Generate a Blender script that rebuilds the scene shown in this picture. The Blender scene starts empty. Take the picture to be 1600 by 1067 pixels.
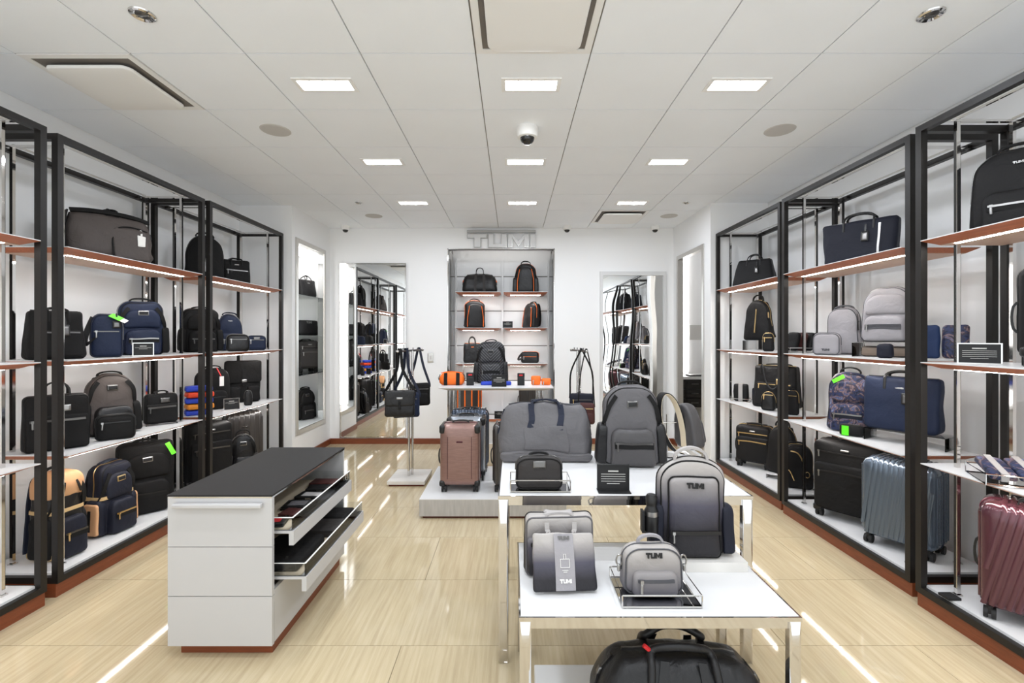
import bpy, math, random
from mathutils import Vector, noise, Matrix
random.seed(7)
PI = math.pi
scene = bpy.context.scene
C = scene.collection

# ------------------------------------------------------------------ camera
cam_d = bpy.data.cameras.new('camera')
cam = bpy.data.objects.new('camera', cam_d); C.objects.link(cam)
cam.location = (0, 0, 1.47); cam.rotation_euler = (PI/2, 0, 0)
cam_d.sensor_width = 36; cam_d.lens = 726/1600*36
cam_d.shift_x = -1/1600; cam_d.shift_y = -7/1600
cam_d.clip_start = .05
scene.camera = cam

# ------------------------------------------------------------------ world, exposure
w = bpy.data.worlds.new('world'); scene.world = w; w.use_nodes = True
w.node_tree.nodes['Background'].inputs[0].default_value = (.92, .97, 1, 1)
w.node_tree.nodes['Background'].inputs[1].default_value = 1.4
scene.view_settings.view_transform = 'Standard'
scene.view_settings.look = 'None'
scene.view_settings.exposure = 0.36
scene.view_settings.gamma = 1
scene.view_settings.use_curve_mapping = False
CEIL_W = 7.6          # watts of one recessed ceiling lamp
LED_S = 32.0            # emission of the shelf strips
scene.cycles.max_bounces = 10
scene.cycles.diffuse_bounces = 6
scene.cycles.glossy_bounces = 6
scene.cycles.transparent_max_bounces = 12
scene.cycles.sample_clamp_indirect = 6
scene.cycles.caustics_reflective = False
scene.cycles.caustics_refractive = False

# ------------------------------------------------------------------ materials
def lin(c): c /= 255; return c/12.92 if c <= .04045 else ((c+.055)/1.055)**2.4
def rgb(r, g, b): return (lin(r), lin(g), lin(b), 1)
M = {}
def mat(name, col, rough=.5, metal=0, spec=.5, bump=0, bscale=60, var=0, vscale=6, coat=0, stretch=(1, 1, 1), emit=0, trans=0, alpha=1, ior=1.45):
    m = bpy.data.materials.new(name); m.use_nodes = True
    nt = m.node_tree; b = nt.nodes['Principled BSDF']
    b.inputs['Base Color'].default_value = col
    b.inputs['Roughness'].default_value = rough
    b.inputs['Metallic'].default_value = metal
    b.inputs['Specular IOR Level'].default_value = spec
    b.inputs['Coat Weight'].default_value = coat
    b.inputs['IOR'].default_value = ior
    b.inputs['Transmission Weight'].default_value = trans
    b.inputs['Alpha'].default_value = alpha
    if emit:
        b.inputs['Emission Color'].default_value = col; b.inputs['Emission Strength'].default_value = emit
    if bump or var:
        tc = nt.nodes.new('ShaderNodeTexCoord'); mp = nt.nodes.new('ShaderNodeMapping')
        mp.inputs['Scale'].default_value = stretch
        nt.links.new(tc.outputs['Object'], mp.inputs[0])
    if bump:
        n = nt.nodes.new('ShaderNodeTexNoise'); n.inputs['Scale'].default_value = bscale; n.inputs['Detail'].default_value = 3
        nt.links.new(mp.outputs[0], n.inputs[0])
        bp = nt.nodes.new('ShaderNodeBump'); bp.inputs['Strength'].default_value = bump; bp.inputs['Distance'].default_value = .01
        nt.links.new(n.outputs[0], bp.inputs['Height']); nt.links.new(bp.outputs[0], b.inputs['Normal'])
    if var:
        n = nt.nodes.new('ShaderNodeTexNoise'); n.inputs['Scale'].default_value = vscale; n.inputs['Detail'].default_value = 4
        nt.links.new(mp.outputs[0], n.inputs[0])
        r = nt.nodes.new('ShaderNodeValToRGB')
        r.color_ramp.elements[0].position = .3; r.color_ramp.elements[1].position = .7
        r.color_ramp.elements[0].color = [c*(1-var) for c in col[:3]]+[1]
        r.color_ramp.elements[1].color = [min(1, c*(1+var)) for c in col[:3]]+[1]
        nt.links.new(n.outputs[0], r.inputs[0]); nt.links.new(r.outputs[0], b.inputs['Base Color'])
    M[name] = m; return m
def fabric(name, col, rough=.75, wr=.25, spec=.3):
    m = mat(name, col, rough, spec=spec); nt = m.node_tree; b = nt.nodes['Principled BSDF']
    tc = nt.nodes.new('ShaderNodeTexCoord')
    n1 = nt.nodes.new('ShaderNodeTexNoise'); n1.inputs['Scale'].default_value = 320
    n2 = nt.nodes.new('ShaderNodeTexNoise'); n2.inputs['Scale'].default_value = 14; n2.inputs['Detail'].default_value = 3; n2.inputs['Distortion'].default_value = .8
    b1 = nt.nodes.new('ShaderNodeBump'); b1.inputs['Strength'].default_value = .12; b1.inputs['Distance'].default_value = .003
    b2 = nt.nodes.new('ShaderNodeBump'); b2.inputs['Strength'].default_value = wr; b2.inputs['Distance'].default_value = .02
    nt.links.new(tc.outputs['Object'], n1.inputs[0]); nt.links.new(tc.outputs['Object'], n2.inputs[0])
    nt.links.new(n1.outputs[0], b1.inputs['Height']); nt.links.new(n2.outputs[0], b2.inputs['Height'])
    nt.links.new(b1.outputs[0], b2.inputs['Normal']); nt.links.new(b2.outputs[0], b.inputs['Normal'])
    return m
mat('wall', rgb(240, 240, 240), .55, bump=.03, bscale=90)
mat('tile_white', rgb(243, 246, 250), .7, bump=.08, bscale=220, var=.01, vscale=3)
mat('joint', rgb(150, 143, 134), .8)
mat('frame_black', rgb(28, 25, 23), .42, spec=.4)
mat('chrome', (.68, .665, .65, 1), .06, 1)
mat('steel', (.62, .60, .57, 1), .28, 1, var=.05, vscale=40, stretch=(1, 1, 12))
mat('steel_dark', (.42, .41, .39, 1), .35, 1)
mat('mirror', (.90, .91, .91, 1), .0, 1)
mat('laminate', rgb(216, 216, 216), .35)
mat('shelf_under', rgb(205, 172, 152), .5, var=.05, vscale=8, stretch=(8, 1, 8))
mat('shelf_edge', rgb(178, 106, 74), .4, var=.12, vscale=10, stretch=(10, .6, 10))
mat('wood', rgb(120, 62, 36), .35, var=.16, vscale=9, stretch=(1, 1, 14), bump=.03, bscale=30)
mat('joint_wood', rgb(96, 40, 22), .5)
mat('leather_top', rgb(40, 39, 39), .6, spec=.25, bump=.06, bscale=500)
mat('counter_white', rgb(188, 187, 187), .32)
mat('drawer_lining', rgb(206, 190, 165), .7)
mat('plate_stone', rgb(214, 211, 206), .4, var=.08, vscale=5, stretch=(1, 5, 1))
mat('brushed_grey', rgb(182, 180, 178), .35, metal=.25, var=.1, vscale=8, stretch=(6, 1, .8))
def clear(name, col, refl):
    m = bpy.data.materials.new(name); m.use_nodes = True; nt = m.node_tree; nt.nodes.clear(); L = nt.links.new
    o = nt.nodes.new('ShaderNodeOutputMaterial'); mx = nt.nodes.new('ShaderNodeMixShader'); tr = nt.nodes.new('ShaderNodeBsdfTransparent'); gl = nt.nodes.new('ShaderNodeBsdfGlossy'); fr = nt.nodes.new('ShaderNodeFresnel')
    tr.inputs[0].default_value = col; gl.inputs['Roughness'].default_value = .02; fr.inputs[0].default_value = refl
    L(fr.outputs[0], mx.inputs[0]); L(tr.outputs[0], mx.inputs[1]); L(gl.outputs[0], mx.inputs[2]); L(mx.outputs[0], o.inputs[0]); M[name] = m
clear('glass', (.93, .97, .95, 1), 1.45); clear('acrylic', (.95, .96, .96, 1), 1.4)
mat('led', (1, .985, .955, 1), .5, emit=LED_S)
mat('led_white', (1, .98, .96, 1), .5, emit=5.5)
mat('lamp_lens', (1, .97, .93, 1), .5, emit=9.0)
mat('plastic_white', rgb(240, 239, 237), .4)
mat('plastic_black', rgb(26, 25, 25), .35)
mat('dome_dark', rgb(24, 22, 22), .08, coat=.5)
mat('grille', rgb(198, 195, 191), .8, bump=.3, bscale=600)
mat('slot_dark', rgb(120, 114, 108), .8)
mat('rubber', rgb(28, 27, 27), .6)
mat('gold', (.7, .5, .24, 1), .3, 1)
mat('silver', (.36, .355, .35, 1), .3, 1)
mat('gunmetal', (.16, .155, .15, 1), .3, 1)
mat('paper_white', rgb(236, 234, 230), .7)
mat('print_grey', rgb(196, 194, 190), .7)
mat('card_black', rgb(24, 24, 25), .55)
mat('tag_green', rgb(92, 226, 30), .5)
mat('tag_red', rgb(196, 36, 40), .5)
mat('orange_soft', rgb(240, 112, 30), .55, bump=.1, bscale=30)
mat('orange_deep', rgb(232, 72, 34), .6, bump=.1, bscale=30)
mat('blue_soft', rgb(34, 62, 178), .6, bump=.1, bscale=30)
mat('amber_soft', rgb(226, 140, 40), .6, bump=.1, bscale=30)
fabric('black', rgb(22, 21, 21), spec=.25)
fabric('black_soft', rgb(22, 21, 22), .6)
fabric('black_leather', rgb(23, 22, 23), .38, .3, .45)
fabric('charcoal', rgb(50, 47, 46), .65)
fabric('taupe_grey', rgb(80, 73, 70), .6, .3)
fabric('grey', rgb(94, 92, 94), .6, .35)
fabric('grey_leather', rgb(72, 70, 71), .4, .25, .45)
fabric('grey_light', rgb(150, 147, 150), .55, .3)
fabric('slate', rgb(78, 78, 82), .5, .2)
fabric('navy', rgb(28, 37, 60), .6)
fabric('navy_bright', rgb(30, 48, 84), .55)
fabric('navy_dark', rgb(26, 28, 40), .6)
fabric('navy_web', rgb(34, 38, 52), .7, .1)
fabric('black_web', rgb(20, 19, 19), .7, .1)
fabric('tan', rgb(208, 160, 118), .5, .1)
fabric('tan_web', rgb(196, 166, 120), .7, .1)
fabric('maroon', rgb(70, 38, 36), .5, .2)
fabric('brown_bag', rgb(118, 104, 92), .55, .2)
fabric('cream_web', rgb(226, 212, 186), .7, .1)
fabric('ash', rgb(168, 164, 162), .55, .25)
mat('burgundy_shell', rgb(84, 47, 56), .22, metal=.35, coat=.5)
mat('burgundy_line', rgb(72, 28, 38), .3, metal=.3)
mat('steelblue_shell', rgb(92, 104, 118), .22, metal=.5, coat=.4)
mat('copper_shell', rgb(138, 107, 99), .3, metal=.35, coat=.3, var=.12, vscale=30, stretch=(.6, 1, 6))
mat('silver_shell', rgb(150, 156, 164), .22, metal=.5, coat=.4)
mat('navy_shell', rgb(52, 62, 78), .25, metal=.4, coat=.4)
mat('black_shell', rgb(52, 48, 46), .3, coat=.4, bump=.06, bscale=120)
# ombre cloth: dyed light grey at the top and blue black at the bottom of the piece
def ombre(name, z0, z1):
    m = fabric(name, rgb(150, 146, 144), .5, .25, .4); nt = m.node_tree; b = nt.nodes['Principled BSDF']
    tc = nt.nodes.new('ShaderNodeTexCoord'); sx = nt.nodes.new('ShaderNodeSeparateXYZ'); mr = nt.nodes.new('ShaderNodeMapRange')
    mr.inputs['From Min'].default_value = z0; mr.inputs['From Max'].default_value = z1
    r = nt.nodes.new('ShaderNodeValToRGB')
    e = r.color_ramp.elements; e[0].color = rgb(34, 32, 36); e[1].color = rgb(166, 161, 157)
    e[0].position = .2; e[1].position = .88
    k = e.new(.5); k.color = rgb(74, 72, 84)
    nt.links.new(tc.outputs['Object'], sx.inputs[0]); nt.links.new(sx.outputs['Z'], mr.inputs[0]); nt.links.new(mr.outputs[0], r.inputs[0])
    nt.links.new(r.outputs[0], b.inputs['Base Color']); return m
ombre('ombre_big', .03, .42); ombre('ombre_pouch', 0, .2); ombre('ombre_case', 0, .25); ombre('ombre_small', -.2, .2)
def floral():
    m = fabric('floral', rgb(60, 60, 90), .5, .2); nt = m.node_tree; b = nt.nodes['Principled BSDF']
    tc = nt.nodes.new('ShaderNodeTexCoord'); n = nt.nodes.new('ShaderNodeTexNoise')
    n.inputs['Scale'].default_value = 16; n.inputs['Detail'].default_value = 3; n.inputs['Distortion'].default_value = 1.6
    r = nt.nodes.new('ShaderNodeValToRGB'); e = r.color_ramp.elements
    e[0].position = .36; e[0].color = rgb(26, 29, 46); e[1].position = .72; e[1].color = rgb(124, 132, 158)
    for p, c in ((.45, (44, 54, 88)), (.52, (52, 46, 56)), (.58, (128, 106, 108)), (.64, (58, 66, 100))):
        q = e.new(p); q.color = rgb(*c)
    nt.links.new(tc.outputs['Object'], n.inputs[0]); nt.links.new(n.outputs[0], r.inputs[0]); nt.links.new(r.outputs[0], b.inputs['Base Color'])
floral()
def quilt():
    m = fabric('quilted', rgb(60, 60, 63), .45, .1, .5); nt = m.node_tree; b = nt.nodes['Principled BSDF']
    tc = nt.nodes.new('ShaderNodeTexCoord'); sx = nt.nodes.new('ShaderNodeSeparateXYZ')
    ab = nt.nodes.new('ShaderNodeMath'); ab.operation = 'ABSOLUTE'
    su = nt.nodes.new('ShaderNodeMath'); su.operation = 'SUBTRACT'
    ml = nt.nodes.new('ShaderNodeMath'); ml.operation = 'MULTIPLY'; ml.inputs[1].default_value = 190
    sn = nt.nodes.new('ShaderNodeMath'); sn.operation = 'SINE'
    r = nt.nodes.new('ShaderNodeValToRGB'); r.color_ramp.elements[0].color = rgb(28, 28, 30); r.color_ramp.elements[1].color = rgb(84, 84, 88)
    L = nt.links.new
    L(tc.outputs['Object'], sx.inputs[0]); L(sx.outputs['X'], ab.inputs[0]); L(ab.outputs[0], su.inputs[0]); L(sx.outputs['Z'], su.inputs[1])
    L(su.outputs[0], ml.inputs[0]); L(ml.outputs[0], sn.inputs[0]); L(sn.outputs[0], r.inputs[0]); L(r.outputs[0], b.inputs['Base Color'])
quilt()
def floor_mat():
    m = mat('floor_stone', rgb(214, 198, 168), .055, spec=.5); nt = m.node_tree; b = nt.nodes['Principled BSDF']; L = nt.links.new
    tc = nt.nodes.new('ShaderNodeTexCoord'); oi = nt.nodes.new('ShaderNodeObjectInfo')
    ad = nt.nodes.new('ShaderNodeVectorMath'); ad.operation = 'ADD'
    ml = nt.nodes.new('ShaderNodeMath'); ml.operation = 'MULTIPLY'; ml.inputs[1].default_value = 40
    L(oi.outputs['Random'], ml.inputs[0]); L(tc.outputs['Object'], ad.inputs[0]); L(ml.outputs[0], ad.inputs[1])
    mp = nt.nodes.new('ShaderNodeMapping'); mp.inputs['Scale'].default_value = (22, .9, 1); L(ad.outputs[0], mp.inputs[0])
    n = nt.nodes.new('ShaderNodeTexNoise'); n.inputs['Scale'].default_value = 2.6; n.inputs['Detail'].default_value = 8; n.inputs['Roughness'].default_value = .62
    L(mp.outputs[0], n.inputs[0])
    r = nt.nodes.new('ShaderNodeValToRGB'); e = r.color_ramp.elements
    e[0].position = .32; e[0].color = rgb(180, 163, 132); e[1].position = .68; e[1].color = rgb(198, 183, 152)
    k = e.new(.5); k.color = rgb(190, 174, 142)
    L(n.outputs[0], r.inputs[0]); L(r.outputs[0], b.inputs['Base Color'])
floor_mat()
def warped():
    m = mat('mirror_warped', (.9, .91, .91, 1), 0, 1); nt = m.node_tree; b = nt.nodes['Principled BSDF']; L = nt.links.new
    tc = nt.nodes.new('ShaderNodeTexCoord'); n = nt.nodes.new('ShaderNodeTexNoise'); n.inputs['Scale'].default_value = 1.7; n.inputs['Detail'].default_value = 0
    bp = nt.nodes.new('ShaderNodeBump'); bp.inputs['Strength'].default_value = .25; bp.inputs['Distance'].default_value = .035
    L(tc.outputs['Object'], n.inputs[0]); L(n.outputs[0], bp.inputs['Height']); L(bp.outputs[0], b.inputs['Normal'])
warped()

# ------------------------------------------------------------------ mesh helpers
def obj(name, me, parent=None):
    o = bpy.data.objects.new(name, me); C.objects.link(o)
    if parent: o.parent = parent
    return o
class MB:
    def __init__(s): s.v = []; s.f = []
    def add(s, vs, fs):
        k = len(s.v); s.v += [Vector(v) for v in vs]; s.f += [tuple(i+k for i in f) for f in fs]; return s
    def box(s, x0, x1, y0, y1, z0, z1):
        return s.add([(x0,y0,z0),(x1,y0,z0),(x1,y1,z0),(x0,y1,z0),(x0,y0,z1),(x1,y0,z1),(x1,y1,z1),(x0,y1,z1)],
                     [(3,2,1,0),(4,5,6,7),(0,1,5,4),(1,2,6,5),(2,3,7,6),(3,0,4,7)])
    def prism(s, pts, y0, y1):            # polygon in xz pushed along y
        n = len(pts)
        vs = [(x, y0, z) for x, z in pts]+[(x, y1, z) for x, z in pts]
        return s.add(vs, [tuple(range(n)), tuple(range(2*n-1, n-1, -1))]+[((i+1) % n, i, n+i, n+(i+1) % n) for i in range(n)])
    def sweep(s, path, sec, side=None, closed=False):
        P = [Vector(p) for p in path]; n = len(P); m = len(sec); vs = []
        prev = Vector(side) if side is not None else None
        for i, p in enumerate(P):
            if closed: t = P[(i+1) % n]-P[i-1]
            else: t = P[min(i+1, n-1)]-P[max(i-1, 0)]
            if t.length < 1e-9: t = Vector((0, 0, 1))
            t.normalize()
            if prev is None:
                prev = Vector((1, 0, 0)) if abs(t.x) < .8 else Vector((0, 1, 0))
            wv = prev-t*prev.dot(t)
            if wv.length < 1e-4: wv = t.orthogonal()
            wv.normalize(); nv = t.cross(wv)
            if side is None: prev = wv
            vs += [p+wv*a+nv*b for a, b in sec]
        fs = []
        for i in range(n if closed else n-1):
            j = (i+1) % n
            fs += [(i*m+k, i*m+(k+1) % m, j*m+(k+1) % m, j*m+k) for k in range(m)]
        if not closed: fs += [tuple(range(m-1, -1, -1)), tuple((n-1)*m+k for k in range(m))]
        return s.add(vs, fs)
    def tube(s, path, r, n=8, closed=False):
        return s.sweep(path, [(r*math.cos(2*PI*k/n), r*math.sin(2*PI*k/n)) for k in range(n)], None, closed)
    def ribbon(s, path, wd, th, side, closed=False):
        return s.sweep(path, [(-wd/2, -th/2), (wd/2, -th/2), (wd/2, th/2), (-wd/2, th/2)], side, closed)
    def lathe(s, prof, n=24, c=(0, 0, 0)):       # prof: (radius, z)
        vs = []; m = len(prof)
        for k in range(n):
            a = 2*PI*k/n
            vs += [(c[0]+r*math.cos(a), c[1]+r*math.sin(a), c[2]+z) for r, z in prof]
        fs = [(k*m+i, ((k+1) % n)*m+i, ((k+1) % n)*m+i+1, k*m+i+1) for k in range(n) for i in range(m-1)]
        return s.add(vs, fs)
    def cyl(s, p0, p1, r, n=16): return s.tube([p0, p1], r, n)
    def puff(s, ol, y0, y1, rf=.01, rb=None, bf=0, bb=0, mid=3, steps=3):
        """soft body: outline in xz, front at y0, back at y1, rounded by rf / rb, domed by bf / bb"""
        if rb is None: rb = rf
        xs = [p[0] for p in ol]; zs = [p[1] for p in ol]
        cx = (min(xs)+max(xs))/2; cz = (min(zs)+max(zs))/2; hx = (max(xs)-min(xs))/2; hz = (max(zs)-min(zs))/2
        rf = min(rf, (y1-y0)*.49, hx*.6, hz*.6); rb = min(rb, (y1-y0)*.49, hx*.6, hz*.6)
        R = []
        def ring(ins, k, y):
            sx = (1-ins/hx)*(1-k); sz = (1-ins/hz)*(1-k)
            R.append([(cx+(x-cx)*sx, y, cz+(z-cz)*sz) for x, z in ol])
        for k in (.72, .36): ring(rb, k, y1+bb*(1-(1-k)**2))
        for i in range(steps+1):
            a = PI/2*i/steps; ring(rb*(1-math.sin(a)), 0, y1-rb*(1-math.cos(a)))
        for i in range(1, mid): ring(0, 0, (y1-rb)+((y0+rf)-(y1-rb))*i/mid)
        for i in range(steps+1):
            a = PI/2*i/steps; ring(rf*(1-math.cos(a)), 0, y0+rf*(1-math.sin(a)))
        for k in (.36, .72): ring(rf, k, y0-bf*(1-(1-k)**2))
        n = len(ol); vs = [p for r in R for p in r]; b = len(vs)
        vs += [(cx, y1+bb, cz), (cx, y0-bf, cz)]
        fs = [(j*n+i, j*n+(i+1) % n, (j+1)*n+(i+1) % n, (j+1)*n+i) for j in range(len(R)-1) for i in range(n)]
        fs += [(b, (i+1) % n, i) for i in range(n)]
        e = (len(R)-1)*n
        fs += [(b+1, e+i, e+(i+1) % n) for i in range(n)]
        return s.add(vs, fs)
    def rbox(s, x0, x1, y0, y1, z0, z1, r=.006, steps=2):
        ol = [(x+(x0+x1)/2, z+z0) for x, z in rrect(x1-x0, z1-z0, r, r, 2, 9)]
        return s.puff(ol, y0, y1, r, r, mid=1, steps=steps)
    def mesh(s, name, m, smooth=True, dfm=None, ang=40):
        vs = [dfm(v) for v in s.v] if dfm else s.v
        me = bpy.data.meshes.new(name); me.from_pydata([tuple(v) for v in vs], [], s.f); me.validate()
        if m: me.materials.append(M[m] if isinstance(m, str) else m)
        if smooth:
            me.shade_smooth(); me.set_sharp_from_angle(angle=math.radians(ang))
        return me
    def build(s, name, m, parent=None, smooth=True, dfm=None, ang=40): return obj(name, s.mesh(name, m, smooth, dfm, ang), parent)
def rrect(wd, h, rt=.02, rb=.02, n=5, sub=.05):
    """outline of a rounded rectangle, x centred, z from 0 to h, radii may be (rx, rz)"""
    def rr(r): return (r, r) if not isinstance(r, tuple) else r
    (tx, tz), (bx, bz) = rr(rt), rr(rb); tx = min(tx, wd*.499); bx = min(bx, wd*.499)
    if tz+bz > h*.98: k = h*.98/(tz+bz); tz *= k; bz *= k
    cs = [(wd/2-tx, h-tz, tx, tz, 0), (-wd/2+tx, h-tz, tx, tz, 1), (-wd/2+bx, bz, bx, bz, 2), (wd/2-bx, bz, bx, bz, 3)]
    pts = []
    for cx, cz, rx, rz, q in cs:
        for i in range(n+1):
            a = PI/2*(q+i/n); pts.append((cx+rx*math.cos(a), cz+rz*math.sin(a)))
    out = []
    for i, p in enumerate(pts):
        q = pts[(i+1) % len(pts)]; d = math.dist(p, q); out.append(p)
        k = int(d/sub)
        for j in range(1, k+1): out.append((p[0]+(q[0]-p[0])*j/(k+1), p[1]+(q[1]-p[1])*j/(k+1)))
    return out[::-1]
def inset(ol, d):
    xs = [p[0] for p in ol]; zs = [p[1] for p in ol]
    cx = (min(xs)+max(xs))/2; cz = (min(zs)+max(zs))/2; hx = (max(xs)-min(xs))/2; hz = (max(zs)-min(zs))/2
    return [(cx+(x-cx)*(1-d/hx), cz+(z-cz)*(1-d/hz)) for x, z in ol]
def arc(x0, x1, y, z, h, n=12, y2=None, squash=1):
    """handle path rising h between x0 and x1"""
    out = []
    for i in range(n+1):
        a = PI*i/n; c = math.cos(a); sn = math.sin(a)**squash
        out.append(((x0+x1)/2-(x1-x0)/2*c, y if y2 is None else y+(y2-y)*math.sin(a), z+h*sn))
    return out
def smoothpath(ctrl, k=6):
    P = [Vector(p) for p in ctrl]; out = []
    for i in range(len(P)-1):
        p0 = P[max(i-1, 0)]; p1 = P[i]; p2 = P[i+1]; p3 = P[min(i+2, len(P)-1)]
        for j in range(k):
            t = j/k
            out.append(.5*((2*p1)+(p2-p0)*t+(2*p0-5*p1+4*p2-p3)*t*t+(3*p1-p0-3*p2+p3)*t**3))
    return out+[P[-1]]
def tag(o, label, cat, group=None):
    o['label'] = label; o['category'] = cat
    if group: o['group'] = group
    return o
def thing(name, label, cat, loc=(0, 0, 0), rz=0, group=None):
    o = obj(name, None); o.location = loc; o.rotation_euler = (0, 0, math.radians(rz)); o.empty_display_size = .05
    return tag(o, label, cat, group)
def struct(name, mb, m, parent=None, smooth=False):
    o = mb.build(name, m, parent, smooth)
    o['kind'] = 'structure'
    return o
def dup(root, loc=None, rz=None, label=None):
    r = root.copy(); C.objects.link(r)
    if loc: r.location = loc
    if rz is not None: r.rotation_euler.z = math.radians(rz)
    if label: r['label'] = label
    for ch in list(root.children):
        c = ch.copy(); C.objects.link(c); c.parent = r
        for g in list(ch.children):
            d = g.copy(); C.objects.link(d); d.parent = c
    return r
def deformer(h, taper=1, dtaper=1, lean=0, wr=0, seed=0, wscale=9):
    """narrow towards the top, lean back, crumple"""
    off = Vector((seed*3.7, seed*1.3, seed*2.1))
    def f(v):
        t = max(0, min(1.15, v.z/h))
        q = Vector((v.x*(1+(taper-1)*t), v.y*(1+(dtaper-1)*t)+lean*v.z, v.z))
        if wr:
            k = noise.noise_vector(v*wscale+off)*wr; k.z *= min(1, t*6)
            q += k
        if q.z < 0: q.z = 0
        return q
    return f
LETTERS = {'T': [((0, 1), (.29, 1), (.29, .68), (.2, .68), (.2, 0), (.1, 0), (.1, .68), (0, .68))],
    'U': [((.26, .6), (.35, .6), (.35, .26), (.49, .26), (.49, 1), (.58, 1), (.58, 0), (.26, 0)), ((.31, 1), (.47, 1), (.47, .86), (.31, .86))],
    'M': [((.60, 0), (.60, 1), (.67, 1), (.75, .42), (.83, 1), (.90, 1), (.90, 0), (.838, 0), (.838, .7), (.75, .06), (.662, .7), (.662, 0))],
    'I': [((.925, 0), (.925, 1), (1, 1), (1, 0))]}
LETTERS['U'] = [((.31, 1), (.39, 1), (.39, .26), (.5, .26), (.5, 1), (.58, 1), (.58, 0), (.31, 0))]
def lettering(x, y, z, wd, th=.003, m='gunmetal', parent=None, dfm=None, name='logo_lettering'):
    h = wd*.3; mb = MB()
    for k in 'TUMI':
        for poly in LETTERS[k]:
            mb.prism([(x-wd/2+a*wd, z+b*h) for a, b in poly], y-th, y+.001)
    return mb.build(name, m, parent, False, dfm)

# ================================================================== the setting
HC = 2.97; YB = 6.4; Y0 = -.7
XL, XR = -3.12, 2.86           # walls behind the racks
PL, PR = -2.515, 2.215         # side walls near the back
YP = 5.30                      # where they start
RB_ = 8.25
# floor: stone tiles laid in staggered rows
fl = struct('floor', MB().box(XL-.1, XR+1.1, Y0, RB_, -.06, -.0125), 'joint')
tw, td = 1.22, .6
tile_cache = {}
row = 0; y = 2.214-.6*7
while y < YB:
    y1 = min(y+td, YB); yy0 = max(y, Y0)
    x = -6.2+(.0 if row % 2 else .61)-.43+.61
    while x < XR:
        a, b = max(x, XL), min(x+tw, XR)
        if b-a > .02 and y1-yy0 > .02:
            k = (round(b-a, 3), round(y1-yy0, 3))
            if k not in tile_cache:
                hx, hy = k[0]/2-.0012, k[1]/2-.0012
                tile_cache[k] = MB().box(-hx, hx, -hy, hy, -.012, 0).mesh('floor_tile', 'floor_stone', False)
            o = obj('floor_tile', tile_cache[k], fl); o.location = ((a+b)/2, (yy0+y1)/2, 0)
        x += tw
    y += td; row += 1

# ceiling: white panels on a recessed grid
ce = struct('ceiling', MB().box(XL-.1, XR+1.08, Y0, YB, HC+.0105, HC+.06), 'joint')
cx0, cw = -.196, .61
cy0, cd = 2.458, .607
AC = {(-4, 0), (0, -1), (2, 5)}          # panels that are air diffusers
tc2 = {}
for i in range(-5, 5):
    for j in range(-6, 7):
        a, b = max(cx0+cw*i, XL), min(cx0+cw*(i+1), XR)
        c, d = max(cy0+cd*j, Y0), min(cy0+cd*(j+1), YB)
        if b-a < .03 or d-c < .03 or (i, j) in AC: continue
        k = (round(b-a, 3), round(d-c, 3))
        if k not in tc2:
            hx, hy = k[0]/2-.0035, k[1]/2-.0035
            tc2[k] = MB().box(-hx, hx, -hy, hy, 0, .012).mesh('ceiling_tile', 'tile_white', False)
        o = obj('ceiling_tile', tc2[k], ce); o.location = ((a+b)/2, (c+d)/2, HC)

# walls
struct('wall_left', MB().box(XL-.1, XL, Y0, YP, 0, HC+.01), 'wall')
struct('wall_right', MB().box(XR, XR+.1, Y0, YP-.1, 0, HC+.01), 'wall')
NY0, NY1, NZ0, NZ1 = 5.43, 6.17, .38, 2.57       # opening of the lit wall niche
mb = MB().box(XL-.1, PL, YP, YP+.02, 0, HC+.01)
mb.box(PL-.03, PL, YP+.02, NY0, 0, HC+.01).box(PL-.03, PL, NY1, YB, 0, HC+.01).box(PL-.03, PL, NY0, NY1, 0, NZ0).box(PL-.03, PL, NY0, NY1, NZ1, HC+.01)
struct('wall_left_pier', mb, 'wall')
RY0, RY1, RZ0, RZ1 = 5.42, 6.20, .06, 2.50       # opening to the cash desk
mb = MB().box(PR, 3.94, YP-.1, YP, 0, HC+.01)
mb.box(PR, PR+.05, YP, RY0, 0, HC+.01).box(PR, PR+.05, RY1, YB, 0, HC+.01).box(PR, PR+.05, RY0, RY1, 0, RZ0).box(PR, PR+.05, RY0, RY1, RZ1, HC+.01)
struct('wall_right_pier', mb, 'wall')
CX0, CX1, CZ1, CYB = -.885, .565, 2.675, 6.87    # central wall bay
mb = MB().box(PL-.6, CX0, YB, YB+.05, 0, HC+.01).box(CX1, PR+.05, YB, YB+.05, 0, HC+.01).box(CX0, CX1, YB, YB+.05, CZ1, HC+.01)
struct('wall_back', mb, 'wall')
# central bay: mirror chrome lining, white panels with shadow gaps
t = struct('trim_1', MB().box(CX0-.012, CX0, YB-.006, CYB, .0, CZ1+.012).box(CX1, CX1+.012, YB-.006, CYB, .0, CZ1+.012).box(CX0-.012, CX1+.012, YB-.006, YB+.13, CZ1, CZ1+.012), 'chrome')
struct('ceiling_bay', MB().box(CX0-.02, CX1+.02, YB+.05, CYB+.04, CZ1+.14, CZ1+.16).box(CX0-.03, CX0-.012, YB+.05, CYB, CZ1, CZ1+.14).box(CX1+.012, CX1+.03, YB+.05, CYB, CZ1, CZ1+.14), 'laminate')  # ceiling raised into a cove that keeps the added strip out of view
tag(MB().box(CX0+.05, CX1-.05, YB+.06, YB+.11, CZ1+.02, CZ1+.03).build('light_strip', 'led_white', None, False), 'added white light strip, unseen behind the head of the central bay', 'light strip')  # added strip, not a known fitting; brightens the back panels of the bay
wb = struct('wall_bay', MB().box(CX0-.02, CX1+.02, CYB, CYB+.04, 0, CZ1+.14), 'slot_dark')
zz = [.0, .33, .83, 1.343, 1.852, 2.36, 2.812]
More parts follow.
